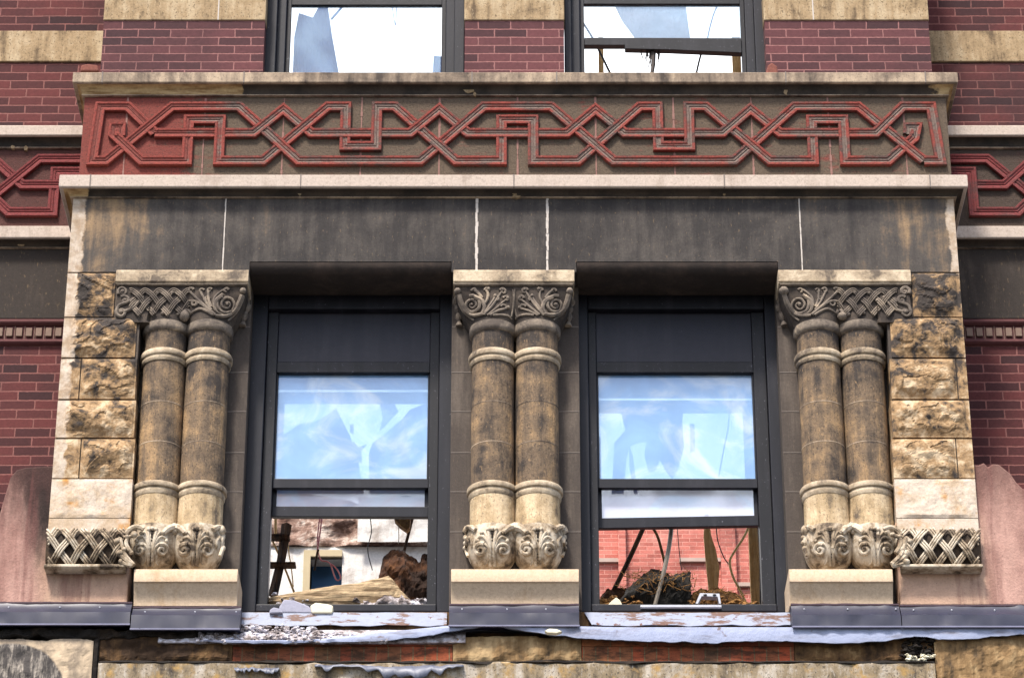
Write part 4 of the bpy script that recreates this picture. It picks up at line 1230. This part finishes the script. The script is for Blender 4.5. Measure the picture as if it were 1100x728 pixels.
# metal flashings
def flashing(p0, p1, y0, ym, y1):
    x0, x1 = X(p0, (y0+y1)/2, -.05), X(p1, (y0+y1)/2, -.05)
    za, zm, zb = Z(y0, -.02), Z(ym, -.075), Z(y1, -.08)
    mb = MB().extrude_x([(.06, za+.004), (-.012, za+.004), (-.014, za-.008), (-.042, (za-.008+zm)/2), (-.070, zm), (-.078, zm-.006), (-.079, (zm-.006+zb)/2), (-.080, zb), (.06, zb+.02)], x0, x1, max(8, int((x1-x0)/.03)))
    mb.v = [(x, y - (.007*fbm(x*5, 3, z*9, 3) + .004*mn.noise(Vector((x*17, 2, z*20))))*(y < 0), z + .003*fbm(x*6, 8, 1, 2)*(y < 0)) for x, y, z in mb.v]
    o = mb.build("flashing", M['flash'], B, smooth=True)
    MB().box(x0-.003, x1+.003, -.086, -.072, zb-.006, zb+.003).build("rim", M['flashrim'], o)
    r = MB(); x = x0 + .08
    while x < x1:
        r.ball((x, -.045, za-.045), .006, 8); x += random.uniform(.22, .34)
    r.build("rivets", M['metal'], o)
    s = MB(); n = 30
    for i in range(n):
        a, b = x0 + (x1-x0)*i/n, x0+(x1-x0)*(i+1)/n
        hh = .004 + .010*abs(mn.noise(Vector((a*6, 1, 1))))
        s.box(a, b, -.017, .0, za-.006, za+hh)
    s.build("sealant", M['seal'], o)
flashing(-150, 140.5, 646.5, 656, 670)
flashing(141.5, 258, 651.5, 659.5, 675)
flashing(482.5, 622, 644.5+4, 657, 671.5)
flashing(850.5, 967, 648.5, 659, 672.5)
flashing(968, 1250, 649.5, 659, 672.5)

# ------------------------------------------------------------------ courses below the sill
YB = .0
zt, zq, zm, zl_ = Z(683, YB), Z(694, YB), Z(711.5, YB), Z(745, YB)
for (a, b) in ((250, 486), (625, 853)):
    x0, x1 = X(a, 700, YB), X(b, 700, YB)
    MB().box(x0, x1, YB, YB+.4, zq+.002, zt).build("brick_course", M['stretch'], B)
    MB().box(x0, x1, YB+.003, YB+.4, zm, zq).build("rowlock_course", M['rowlock'], B)
for (a, b, mt, yo) in ((486, 625, 'burnt2', -.012), (853, 1003, 'burnt', -.006), (1003, 1250, 'burnt2', -.03), (103, 250, 'burnt', -.01)):
    x0, x1 = X(a, 700, YB), X(b, 700, YB)
    MB().rough(x0+.003, x1-.003, YB+yo, YB+.4, zm if a != 1003 else zl_, zt, .018, a).build("stone_block", M[mt], B)
MB().rough(X(-160, 700, YB), X(100.5, 700, YB), YB-.04, YB+.4, zl_-.2, Z(685, YB-.04), .012, 5, .02).build("stone_block", M['arch'], B, label="cream stone block with dark arched stain")
MB().rough(X(-160, 700, YB), X(212, 700, YB), YB-.03, YB+.4, Z(686, YB-.02), Z(673, YB-.02), .03, 17, .03).build("charred_ledge", M['char2'], B)
MB().rough(X(101, 700, YB), X(106.5, 700, YB), YB-.03, YB+.4, zl_-.2, Z(684, YB), .01, 3, .004).build("charred_post", M['char2'], B)
lg = MB(); 
x0, x1 = X(107, 715, YB), X(1003, 715, YB)
n = 120; vs = []
for i in range(n+1):
    x = x0 + (x1-x0)*i/n; dz = .010*fbm(x*5, 3, 2, 4); dy = .02*fbm(x*7, 8, 2, 3)
    vs += [(x, YB+.3, zm-.012), (x, YB-.035+dy, zm-.012+dz), (x, YB-.055+dy, zm-.030+dz), (x, YB-.055, zl_-.2), (x, YB+.3, zl_-.2)]
lg.add(vs, [(i*5+j, i*5+j+1, (i+1)*5+j+1, (i+1)*5+j) for i in range(n) for j in range(4)])
lg.build("stone_course", M['wash'], B)
# sooty black strip that also paints in the shadow gap above the ledge
cl = MB(); vs = []; n = 300
for i in range(n+1):
    x = x0 + (x1-x0)*i/n; h0 = .006 + .016*max(0, fbm(x*2.2, 4, 4, 5)+.1); h1 = .004 + .020*max(0, fbm(x*3.1, 9, 2, 5)+.15)
    vs += [(x, YB+.1, zm+h0), (x, YB-.012-.01*fbm(x*9, 1, 1, 3), zm+h0), (x, YB-.045-.015*fbm(x*8, 2, 6, 3), zm-.012), (x, YB-.058, zm-.014-h1)]
cl.add(vs, [(i*4+k, i*4+k+1, (i+1)*4+k+1, (i+1)*4+k) for i in range(n) for k in range(3)])
cl.build("soot_shadow_strip", M['char2'], B)
# the wall carries on down to the pavement
MB().box(X(-160, 720, YB), X(1260, 720, YB), YB+.02, YB+.5, .13, zl_-.2).build("lower_wall", M['brickb'], B)

# ------------------------------------------------------------------ loose things on the ledges
# torn white membrane lying over the bottom ledge
low = [(330, 689.5), (400, 688.5), (440, 685), (470, 680.5), (495, 675.5), (520, 672.5), (540, 673), (560, 676.5), (590, 681), (620, 684.5), (660, 687), (700, 688.5), (740, 689), (770, 690.5), (790, 688), (840, 688), (870, 689.5), (900, 690.5), (950, 688), (970, 684.5), (990, 683), (1010, 686), (1040, 686), (1070, 683), (1110, 680), (1250, 678)]
low = [(215, 688.5), (270, 690.5)] + low
def low_at(p):
    for (a, b), (c, d) in zip(low, low[1:]):
        if a <= p <= c: return b + (d-b)*(p-a)/(c-a)
    return low[-1][1]
def top_at(p):
    return 686.5 if p < 330 else (686.5 - (p-330)/150*15.5 if p < 480 else (671 if p < 600 else (671 + min(1, (p-600)/60)*1.5)))
mb = MB(); n = 240; vs = []
for i in range(n+1):
    p = 215 + (1250-215)*i/n
    yy = low_at(p) + 1.3*mn.noise(Vector((p*.07, 0, 0))) + .8*mn.noise(Vector((p*.3, 3, 0)))
    yt = top_at(p)
    Yf = -.055 + .02*mn.noise(Vector((p*.02, 5, 1)))
    a = at(p, yt, Yf); b = at(p, yy, Yf-.006)
    zz0, zz1 = a.z, b.z
    vs += [(a.x, .20, zz0+.02), (a.x, Yf+.02, zz0+.004), (a.x, Yf, zz0-.004), (b.x, Yf-.010-.008*mn.noise(Vector((p*.1, 1, 1))), (zz0+zz1)/2), (b.x, Yf-.006, zz1), (b.x, Yf+.05, zz1+.016)]
mb.add(vs, [(i*6+j, i*6+j+1, (i+1)*6+j+1, (i+1)*6+j) for i in range(n) for j in range(5)])
MB().box(X(-160, 660, .09), X(1260, 660, .09), .09, .45, Z(690, .0), Z(657, .09)).build('sill_course', M['burnt'], B)
mo = mb.build("roofing_membrane", M['membrane'], smooth=True)
sm = mo.modifiers.new("sheet", 'SOLIDIFY'); sm.thickness = .006
tag(mo, "torn white roofing membrane drooping along the bottom ledge under the windows", "membrane")

def chunk(mb, c, r, seed, flat=.6):
    rng = random.Random(seed); vs = []; 
    import bmesh
    bm = bmesh.new(); bmesh.ops.create_icosphere(bm, subdivisions=2, radius=1)
    sx, sy, sz = rng.uniform(.8, 1.5), rng.uniform(.7, 1.1), rng.uniform(.45, .9)*flat/.6
    ang = rng.uniform(0, 6.28); ca, sa = math.cos(ang), math.sin(ang)
    idx = {}
    for k, v in enumerate(bm.verts):
        d = 1 + .45*mn.cell(v.co*1.6 + Vector((seed, 0, 0))) + .25*mn.noise(v.co*2.2 + Vector((0, seed, 0)))
        x, y, z = v.co.x*sx*d, v.co.y*sy*d, v.co.z*sz*d
        vs.append((c[0] + r*(x*ca - y*sa)*1.0, c[1] + r*(x*sa + y*ca), c[2] + r*z)); idx[v] = k
    fs = [tuple(idx[v] for v in f.verts) for f in bm.faces]; bm.free(); mb.add(vs, fs)
xa_, xb_ = X(170, 690, .0), X(500, 690, .0)
MB().extrude_x([(.3, Z(689, -.02)), (-.03, Z(689.5, -.03)), (.0, Z(682, .0)), (.08, Z(676, .08)), (.3, Z(674, .08))], xa_, xb_).build("mortar_bed", M['rubbish'], B)
rb = MB()
for i in range(420):
    p = random.uniform(210, 420); k = min(1, max(.15, (420-p)/110))*min(1, max(.2, (p-200)/30))
    yy = random.uniform(688.5 - 17*k, 689)
    c = at(p, yy, -.045 + .12*(689-yy)/18); chunk(rb, c, random.choice([.006, .008, .01, .013, .019]), i)
o = rb.build("rubble", M['rubbish']); tag(o, "heap of pale crumbled mortar and plaster on the ledge under the left window", "rubble", kind='stuff')
def poly_stone(name, pts, Y0, Y1, mat, label, cat, bev=.006, jit=0, parent=None, group=None):
    q = [(at(p, y, Y0).x, at(p, y, Y0).z) for p, y in pts]
    o = MB().slab(q[::-1], Y0, Y1).build(name, mat, parent, bevel=bev)
    if label: tag(o, label, cat, group)
    return o
poly_stone("loose_stone", [(299, 657.5), (300, 651), (305, 643), (316, 644), (331, 650), (337, 655), (336, 658)], .07, .22, M['slate'], "flat blue-grey stone slab lying on the left window sill", "stone", .008)
poly_stone("loose_stone", [(289, 658), (290, 654), (294, 651.5), (300, 653), (304, 657.5)], .05, .12, M['slate'], "smallest grey stone chip at the left end of the window sill", "stone", .006)
poly_stone("loose_stone", [(335, 658), (333, 650), (339, 646.5), (352, 648), (358, 650), (357, 658)], .06, .2, M['limest'], "cream coloured stone beside the grey slab on the left sill", "stone", .008)
poly_stone("brick_fragment", [(86, 76.5), (87, 70), (94, 68.5), (105, 70), (106, 76.5)], .0, .12, M['brickbit'], "broken brick piece on the left end of the top cornice", "brick", .01)
poly_stone("brick_fragment", [(822, 79.5), (825, 70), (829, 67), (835, 71), (836, 79.5)], -.01, .1, M['brickbit'], "broken brick piece on the top cornice beside the right upper window", "brick", .01)
poly_stone("loose_stone", [(585, 677), (590, 674.5), (598, 675), (604, 677.5), (598, 679.5), (588, 679)], -.13, -.09, M['limest'], "small pale stone caught on the white membrane under the middle columns", "stone", .004)
# torn metal strips at the bottom
def scrap(p0, p1, y0, depth, seed, label):
    mb = MB(); vs = []; n = 70
    for i in range(n+1):
        u = i/n; p = p0 + (p1-p0)*u
        sh = math.sin(math.pi*u)**.8*(.55 + .45*math.sin(u*7+seed) + .5*mn.noise(Vector((u*9, seed, 0))))
        a = at(p, y0 + 1.8*fbm(u*9, seed, 2, 3), -.045)
        b = at(p + 4*mn.noise(Vector((u*5, seed, 7))), y0 + 1.2 + depth*max(.05, sh + .35*fbm(u*16, seed, 3, 3)), -.09 - .02*mn.noise(Vector((u*8, seed, 4))))
        m_ = a.lerp(b, .45) + Vector((0, -.012 - .012*mn.noise(Vector((u*14, seed, 9))), 0))
        vs += [tuple(a), tuple(m_), tuple(b)]
    mb.add(vs, [(i*3+k, i*3+k+1, (i+1)*3+k+1, (i+1)*3+k) for i in range(n) for k in range(2)])
    o = mb.build("metal_scrap", M['scrapm'], smooth=True); o.modifiers.new("sheet", 'SOLIDIFY').thickness = .003
    tag(o, label, "scrap metal")
scrap(338, 498, 713.5, 14, 3, "long crumpled strip of torn sheet metal at the bottom edge below the left window")
scrap(252, 300, 716.5, 8, 8, "short curled flap of torn sheet metal left of the longer strip")
# warm spalls where the black mouldings have chipped at the joints
def spall(p, y, w, h_, Y, seed):
    rng = random.Random(seed); pts = []
    for k in range(11):
        a = 2*math.pi*k/11; r = rng.uniform(.6, 1.1); q = at(p + w*r*math.cos(a), y + h_*r*math.sin(a), Y); pts.append((q.x, q.z))
    MB().slab(pts, Y, Y+.03).build("spalled_patch", M['band'], B)
for k, (p, y, w, h_, Y) in enumerate([(504, 97, 7, 3.2, -.0235), (510, 101, 2, 2.6, -.021), (844, 98, 2.2, 4.5, -.023), (553, 207, 3, 4.5, -.0245), (555, 211, 5, 1.6, -.0225), (188, 206, 5, 1.8, -.026), (322, 207, 2.2, 3.6, -.0245), (778, 207, 1.8, 3.2, -.0245)]):
    spall(p, y, w, h_, Y, 60+k)
for k, (p, y, w, h_) in enumerate([(14, 158, 3, 2), (28, 159, 2.5, 2.8), (23, 262.5, 4, 2)]):
    spall(p, y, w, h_, D-.0235, 90+k)
# broken pocket in the stone at lower right
p = MB(); 
for i in range(40):
    c = at(random.uniform(970, 1002), random.uniform(687, 706), -.004); chunk(p, c, random.uniform(.012, .03), 500+i)
p.build("charred_pocket", M['char2'], B)
p = MB()
for i in range(22):
    c = at(random.uniform(973, 1003), random.uniform(703, 709), -.025); chunk(p, c, random.uniform(.008, .018), 700+i)
o = p.build("stone_crumbs", M['limest']); tag(o, "pale crumbs of broken stone in the charred pocket at lower right", "rubble", kind='stuff')
def wire(name, pts, Y, w, mat, label, cat, Y1=None, group=None):
    cp = catmull(pts, 6); n = len(cp)
    P3 = [at(a, b, Y + ((Y1 if Y1 is not None else Y)-Y)*i/(n-1)) for i, (a, b) in enumerate(cp)]
    o = MB().tube(P3, w*MPP/2*(1+Y/20), 8).build(name, mat, smooth=True); tag(o, label, cat, group); return o
wire("cable", [(1086, 683), (1090, 700), (1094, 715), (1097, 740)], -.0, 3.2, M['wired'], "black cable hanging down the stone at the lower right corner", "cable")

# ------------------------------------------------------------------ inside the gutted building
ZW0 = Z(664, YW)            # sill level
def lump(name, outline, Y0, Y1, mat, label, cat, amp=.05, seed=0):
    """an irregular heap: outline in photo px (top edge, left to right), bottom flat"""
    mb = MB(); nu, nv = 70, 28
    xs = [p for p, _ in outline]
    def topy(p):
        for (a, b), (c, d) in zip(outline, outline[1:]):
            if a <= p <= c: return b + (d-b)*(p-a)/max(1e-6, c-a)
        return outline[-1][1]
    yb = 656
    def fn(u, v):
        p = xs[0] + (xs[-1]-xs[0])*u
        ty = topy(p) + 1.6*fbm(p*.25, seed, 0, 3)
        zt_ = Z(ty, Y0); zb_ = Z(yb, Y0)
        x = X(p, (ty+yb)/2, Y0)
        if v <= .6:
            t = v/.6; z = zb_ + (zt_-zb_)*t; y = Y0 + .02 - amp*1.6*math.sin(math.pi*min(1, t*1.0)*.9+.2)
        else:
            t = (v-.6)/.4; z = zt_ - (zt_-zb_)*t*t; y = Y0 + (Y1-Y0)*t
        e = math.sin(math.pi*min(1, max(0, u)))**.3
        n_ = fbm(x*9, seed+2, z*9, 5)
        return (x + .012*fbm(x*20, 1, z*20, 3), y - amp*n_*e, z + .02*fbm(x*14, seed, y*14+z*3, 3)*(v > .1))
    mb.grid(fn, nu, nv)
    o = mb.build(name, mat, smooth=False); tag(o, label, cat); return o
# --- left window
cp = [(282, 643), (290, 640.5), (310, 636), (335, 631.5), (360, 627.5), (385, 625), (400, 620.5), (418, 617), (424, 624), (430, 632), (438, 640), (444, 646)]
mb = MB(); nu, nv = 60, 12; Ybm = .50
def fbeam(u, v):
    p = 280 + 164*u
    for (a, b), (c, d) in zip(cp, cp[1:]):
        if a <= p <= c: ty = b + (d-b)*(p-a)/(c-a); break
    else: ty = cp[0][1] if p < 300 else cp[-1][1]
    zt_, zb_ = Z(ty, Ybm), Z(653, Ybm); x = X(p, 640, Ybm)
    if v < .65: t = v/.65; z = zb_ + (zt_-zb_)*t; y = Ybm - .03*math.sin(math.pi*t)
    else: t = (v-.65)/.35; z = zt_ - .03*t; y = Ybm + .22*t
    s_ = 0.012*fbm(x*2, 4, z*40, 4) + .008*fbm(x*5, 4, z*90, 2)
    return (x, y + s_, z + .004*fbm(x*14, 2, 0, 3))
mb.grid(fbeam, nu, nv)
tag(mb.build("timber_beam", M['beam']), "rotten split grey timber beam lying behind the left window sill", "timber")
lump("insulation_lump", [(405, 655), (407, 618), (408, 608), (413, 596), (420, 591), (428, 588), (433, 587), (437, 594), (445, 600), (450, 604), (453, 597), (459, 594), (468, 592), (474, 655)], .62, .9, M['rust'], "rusty brown lump of matted debris inside the left window", "debris", .06, 5)
lump("plaster_debris", [(388, 656), (395, 648), (408, 642), (420, 638), (430, 636), (440, 642), (450, 647), (458, 655)], .47, .6, M['rubbish'], "crumbled grey plaster at the broken end of the timber beam", "debris", .03, 11)
fr = thing("timber_frame", at(295, 640, 1.6), "scorched leaning timber post with two short cross boards inside the left window", "timber")
a, b = at(308, 563, 1.6), at(293, 640, 1.6)
MB().tube([b, b.lerp(a, .5) + Vector((.01, 0, 0)), a], [.034, .03, .036], 4).build("post", M['char'], fr)
for (p0, p1, y, hh) in ((286, 311, 574.3, 3.0), (285, 317.5, 604, 2.4)):
    q = MB(); bar(q, p0, y-hh/2, p1, y+hh/2, 1.52, .09); q.build("cross_board", M['char'], fr, bevel=.004)
wire("cane", [(290, 575), (298, 592), (308, 615), (316, 636)], 1.9, 2.2, M['stud'], "slanting pale cane behind the scorched timber post", "cane")
wire("wire", [(309, 562), (310, 590), (313, 610), (315, 630)], 2.0, 1.3, M['wirey'], "thin yellow wire hanging beside the scorched timber post", "wire")
wire("cane", [(296, 540), (296, 575)], 2.1, 3.0, M['stud'], "short pale upright stick at the top left of the left window opening", "cane")
wire("wire", [(347, 545), (344, 570), (341, 590), (338, 612)], 1.5, 1.8, M['wirep'], "pink wire hanging straight down in the left window", "wire")
wire("wire", [(345, 545), (341, 580), (344, 600), (352, 603), (361, 610), (366, 620), (361, 622), (355, 605)], 1.6, 1.5, M['wirep'], "pink wire looping down over the blue doorway", "wire")
wire("wire", [(338, 612), (340, 598), (342, 590)], 1.45, 2.4, M['char'], "frayed brown wire end hanging in the left window", "wire")
o = MB().slab([(at(p, y, 1.2).x, at(p, y, 1.2).z) for p, y in ((422, 545), (424, 558), (430, 564), (437, 569), (440, 566), (441, 556), (438, 545))][::-1], 1.2, 1.26).build("board_scrap", M['straw']); tag(o, "ragged ochre board scrap hanging at the top of the left window opening", "board")
wire("wire", [(428, 560), (428.5, 575), (428, 584)], 1.25, .9, M['ring'], "thin pale thread hanging from the ochre scrap in the left window", "wire")
# --- right window
lump("debris_mound", [(664, 656), (668, 642), (674, 634), (681, 625), (690, 618), (700, 613), (712, 613), (722, 615), (735, 614.5), (744, 613), (750, 620), (748, 630), (744, 640), (742, 656)], .62, 1.0, M['peat'], "black matted mound of debris inside the right window", "debris", .05, 21)
lump("fibre_heap", [(735, 655), (742, 640), (752, 634), (768, 631), (785, 635), (797, 643), (806, 655)], .75, 1.1, M['straw'], "brown fibrous heap right of the black mound in the right window", "debris", .03, 31)
lump("fibre_heap", [(640, 650), (650, 634), (662, 630), (672, 632), (684, 640), (690, 655)], .95, 1.2, M['rust'], "reddish brown heap at the left end of the right window", "debris", .03, 37)
wire("pole", [(694, 560), (676, 600), (656, 640)], 1.3, 5.0, M['char'], "scorched brown pole slanting across the left of the right window", "pole")
wire("conduit", [(698, 562), (706, 575), (711, 592), (714, 604)], 1.2, 3.0, M['straw'], "bent brown conduit meeting the grey one in the right window", "conduit")
wire("conduit", [(722, 560), (719, 585), (714, 610), (709, 630), (703, 652)], .56, 4.6, M['wireg'], "grey flexible conduit lying across the black mound", "conduit")
wire("wire", [(727, 560), (729, 585), (732, 612)], 1.4, .9, M['wired'], "thin black wire hanging straight in the middle of the right window", "wire")
wire("wire", [(769, 560), (771, 580), (777, 597), (783, 606)], 1.4, 1.2, M['wired'], "thin black wire curving down towards the yellow cable", "wire")
wire("cable", [(806, 560), (800, 575), (789, 592), (784, 603), (787, 618), (794, 632), (803, 650)], 1.3, 2.6, M['wirey'], "yellow cable kinked at its middle in the right window", "cable")
wire("cable", [(814, 560), (815.5, 580), (816.5, 600), (817, 650)], 1.1, 1.8, M['wired'], "black cable running down the pale stud in the right window", "cable")
q = MB(); bar(q, 807.5, 560, 814.5, 655, 1.5, .06); o = q.build("wood_stud", M['stud'], bevel=.004); tag(o, "upright pale wooden stud at the right end of the right window", "stud")
pts = [(757, 552), (761, 552), (764, 575), (769, 590), (773, 610), (771, 636), (762, 640), (760, 620), (758, 600), (756, 575)]
o = MB().slab([(at(p, y, 2.2).x, at(p, y, 2.2).z) for p, y in pts][::-1], 2.2, 2.23).build("board_strip", M['stud']); tag(o, "torn strip of pale board hanging before the red brick wall", "board")
br = MB()
a = at(749, 647, .44)
z1 = Z(636.5, .44); z0 = Z(648, .44); x0, x1 = X(752, 640, .44), X(773, 640, .44)
br.slab([(x0, z1), (x0-.03, z0), (x0-.015, z0), (x0+.012, z1-.022), (x1-.012, z1-.026), (x1-.005, z0), (x1+.008, z0), (x1, z1-.004)][::-1], .44, .50)
o = br.build("metal_bracket", M['metal'], bevel=.002); 
hb = MB(); 
for p in (757.5, 767.5): hb.ball(at(p, 638.6, .437), .008, 10, sx=1.5, sy=.3)
hb.build("bolt_holes", M['framed'], o); tag(o, "small galvanised metal bracket with two holes standing on the right window's sill", "bracket")
q = MB(); bar(q, 688, 649.3, 775, 651.6, YW-.045, .03); o = q.build("metal_strip", M['metal'], bevel=.001); tag(o, "thin flat metal strip lying along the right window's sill", "metal strip")
poly_stone("plaster_scrap", [(652, 650), (657, 645), (662, 641), (666, 644), (669, 650)], .46, .52, M['limest'], "white plaster scrap at the left of the right window's sill", "plaster", .004)
tw = random.Random(12)
rb = MB()
for i in range(150):
    p = tw.choice([tw.uniform(286, 330), tw.uniform(380, 458)]); c = at(p, 651 - abs(tw.gauss(0, 4.5)), tw.uniform(.46, .60)); chunk(rb, c, tw.choice([.008, .011, .015, .022]), 900+i)
o = rb.build("rubble", M['rubbish']); tag(o, "crumbled plaster and mortar bits strewn along the left window's inner sill", "rubble", kind='stuff')
rb = MB()
for i in range(120):
    p = tw.choice([tw.uniform(645, 690), tw.uniform(735, 812)]); c = at(p, 650 - abs(tw.gauss(0, 4)), tw.uniform(.48, .7)); chunk(rb, c, tw.choice([.008, .011, .015, .02]), 1200+i)
o = rb.build("rubble", M['straw']); tag(o, "brown crumbled bits strewn along the right window's inner sill", "rubble", kind='stuff')
fb = MB()
for i in range(260):
    p = tw.uniform(668, 800); ty = 614 if p < 748 else 633
    a = at(p, ty + tw.uniform(0, 22), tw.uniform(.5, .62)); d = Vector((tw.gauss(0, .035), tw.gauss(0, .02), tw.gauss(.006, .022)))
    fb.tube([a, a + d*.5 + Vector((0, 0, tw.gauss(0, .006))), a + d], [.0022, .002, .0012], 4)
o = fb.build("fibres", M['straw']); tag(o, "loose hair-like fibres sticking out of the mounds in the right window", "fibres", kind='stuff')
wire("lath", [(446, 545), (432, 600), (420, 650)], 1.3, 3.2, M['char'], "dark thin lath slanting behind the rusty lump in the left window", "lath")
wire("wire", [(396, 545), (399, 570), (395, 590), (400, 612)], 1.6, 1.1, M['wired'], "thin black wire hanging in the middle of the left window", "wire")
# --- torn plastic behind the glass
def hang(name, pts, Y, mat, label, amp=.02):
    # a torn sheet: outline in photo px
    q = [at(p, y, Y) for p, y in pts]
    mb = MB().slab([(v.x, v.z) for v in q][::-1], Y, Y+.006)
    o = mb.build(name, mat); tag(o, label, "plastic sheet"); return o
YH = YG + .34
hang("plastic_sheet", [(288, 530), (290, 472), (306, 466), (322, 455), (340, 452), (352, 445), (361, 438), (368, 452), (376, 468), (384, 490), (391, 530)], YH, M['plastic'], "blue torn plastic sheet with a peaked top behind the left window's glass")
hang("plastic_sheet", [(397, 530), (396, 488), (400, 476), (415, 464), (432, 450), (440, 440), (470, 428), (470, 530)], YH+.05, M['plastic'], "blue torn plastic sheet with a slanting edge behind the left window's glass")
hang("plastic_scrap", [(374, 478), (380, 474), (385, 480), (394, 477), (388, 484), (389, 497), (385, 496), (379, 487)], YH-.03, M['plasticw'], "white plastic scrap with pointed corners low in the left window's glass")
hang("plastic_scrap", [(408, 434), (414, 430), (424, 434), (428, 442), (420, 450), (412, 459), (408, 462), (411, 448)], YH-.03, M['plasticw'], "largest white plastic scrap high in the left window's glass")
hang("plastic_scrap", [(376, 456), (380, 455), (380, 466), (376, 464)], YH-.03, M['plasticw'], "smallest white plastic scrap in the left window's glass")
hang("plastic_scrap", [(352, 448), (361, 441), (363, 446), (354, 453)], YH-.03, M['plasticw'], "narrow white plastic scrap at the peak of the blue sheet")
hang("plastic_sheet", [(664, 430), (735, 430), (733, 452), (735, 480), (728, 505), (722, 514), (714, 504), (709, 494), (704, 505), (697, 507), (692, 488), (695, 474), (686, 475), (677, 479), (673, 492), (670, 530), (657, 530), (660, 475), (672, 462)], YH, M['plastic'], "blue torn plastic sheet with ragged hanging tails behind the right window's glass")
hang("plastic_sheet", [(676, 478), (680, 490), (685, 530), (681, 530), (676, 500)], YH+.04, M['plastic'], "narrow blue plastic strip hanging behind the right window's glass")
wire("wire", [(784, 435), (782, 460), (777, 485), (772, 512)], YH, 1.4, M['storm'], "dark wire slanting down behind the right window's glass", "wire")
hang("plastic_scrap", [(741, 455), (746, 455), (747, 484), (741, 486)], YH, M['plastic'], "small blue plastic flag behind the right window's glass")
# --- upper windows
YV = Yw + .45
hang("plastic_sheet", [(314, 90), (316, 40), (321, 14), (336, 19), (343, 6), (352, 6), (357, 40), (366, 90)], YV, M['plasticd'], "slate blue torn plastic sheet with two peaks inside the left upper window")
hang("plastic_sheet", [(464, 90), (466, 60), (476, 61), (476, 90)], YV, M['plasticd'], "small blue plastic corner at the right of the left upper window")
wire("wire", [(420, -5), (422, 12), (425, 27), (426, -5)], YV, 1.0, M['plastic'], "looped pale wire hanging in the left upper window", "wire")
wire("cane", [(376, -2), (356, 21)], YV-.05, 3.0, M['plastic'], "pale blue stick crossing the top of the left upper window's sheet", "cane")
hang("plastic_sheet", [(655, -5), (735, -5), (742, 45), (685, 45), (668, 22)], YV, M['plasticw'], "white torn plastic sheet inside the right upper window")
wire("pole", [(623, 20), (637, 42), (656, 80)], YV+.1, 2.6, M['wired'], "thin dark pole slanting across the left of the right upper window", "pole")
wire("pole", [(755, 52), (751, 66), (747, 84)], YV+.1, 2.2, M['wired'], "thin dark pole right of the drips in the right upper window", "pole")
q = MB(); bar(q, 643.5, 40, 648, 90, YV+.2, .05); o = q.build("wood_stud", M['stud']); tag(o, "narrow pale wooden stud at the left of the right upper window", "stud")
q = MB(); bar(q, 788, 40, 795, 90, YV+.2, .05); o = q.build("wood_stud", M['stud']); tag(o, "broad pale wooden stud at the right of the right upper window", "stud")
dr = MB()
for i in range(16):
    p = random.uniform(690, 708); y1_ = random.uniform(58, 74) if i else 88
    a = at(p, 50, Yw+.08); b = at(p + random.uniform(-3, 3), y1_, Yw+.08); m_ = a.lerp(b, .5) + Vector((random.uniform(-.02, .02), 0, 0))
    dr.tube([a, m_, b], [.007, .005, .003] if i else [.02, .016, .012], 5)
o = dr.build("tar_drips", M['wired']); tag(o, "black melted strands hanging under the broken rail of the right upper window", "debris")
wire("cable", [(776, -3), (768, 12), (763, 28), (760, 42)], YV, 1.6, M['plasticd'], "blue-grey cable curving behind the right upper window's glass", "cable")

# ------------------------------------------------------------------ buildings behind, seen through the openings
YR = 7.0
rw = thing("ruined_house", (X(200, 640, YR), YR, 0), "white plastered ruin with bare rubble top and blue doorway behind the left window", "building")
zt0 = Z(534, YR); zpl = Z(586, YR)
mb = MB(); nu, nv = 120, 24
xA, xB = X(60, 600, YR), X(545, 600, YR)
def fr_(u, v):
    x = xA + (xB-xA)*u; z = zpl + (zt0 + .18*fbm(x*1.3, 1, 1, 4) - zpl)*v
    return (x, YR - .05*fbm(x*4, 2, z*5, 4) , z)
mb.grid(fr_, nu, nv); mb.box(xA, xB, YR+.06, YR+.5, zpl, zt0-.15)
mb.build("rubble_wall", M['rubblewall'], rw)
zw = Z(660, YR); dx0, dx1 = X(333, 620, YR), X(367, 620, YR); dz1 = Z(598, YR); dz0 = dz1 - 2.1
w = MB(); w.box(xA, dx0, YR+.02, YR+.5, 0, zpl); w.box(dx1, xB, YR+.02, YR+.5, 0, zpl); w.box(dx0, dx1, YR+.02, YR+.5, dz1, zpl); w.box(dx0, dx1, YR+.02, YR+.5, 0, dz0)
w.build("plaster_wall", M['plaster'], rw)
dd = MB().box(dx0, dx1, YR+.2, YR+.25, dz0, dz1).build("door", M['bluedoor'], rw)
f = MB(); f.box(dx0-.06, dx0, YR-.02, YR+.2, dz0, dz1+.06); f.box(dx0, dx1, YR-.02, YR+.05, dz1, dz1+.06); f.build("door_frame", M['dooredge'], rw)
pw = MB()
def fpw(u, v):
    x = X(385, 560, YR) + .9*u; z = zpl + (zt0-zpl)*v*.92
    return (x, YR - .09 - .02*fbm(x*3, 7, z*3, 3), z)
pw.grid(fpw, 20, 10); pw.build("plaster_patch", M['plaster'], rw)
YR = 16.0
rbk = thing("brick_house", (X(750, 640, YR), YR, 0), "faded red brick house with grey stone courses behind the right window", "building")
xA, xB = X(556, 600, YR), X(1040, 600, YR); zt1 = Z(558, YR)
MB().box(xA, xB, YR, YR+.5, 0, zt1).build("wall", M['brickfar'], rbk)
for (a, b) in ((664, 672), (774, 790)):
    MB().box(X(a, 600, YR), X(b, 600, YR), YR-.10, YR, 0, zt1-.02).build("brick_pilaster", M['brickfar'], rbk)
b_ = MB()
for (p0, p1, y) in ((600, 666, 601), (730, 776, 600.5), (790, 830, 627)):
    bar(b_, p0, y-2, p1, y+2, YR-.05, .06); ob = b_.build("stone_sill", M['farband'], rbk); b_ = MB()
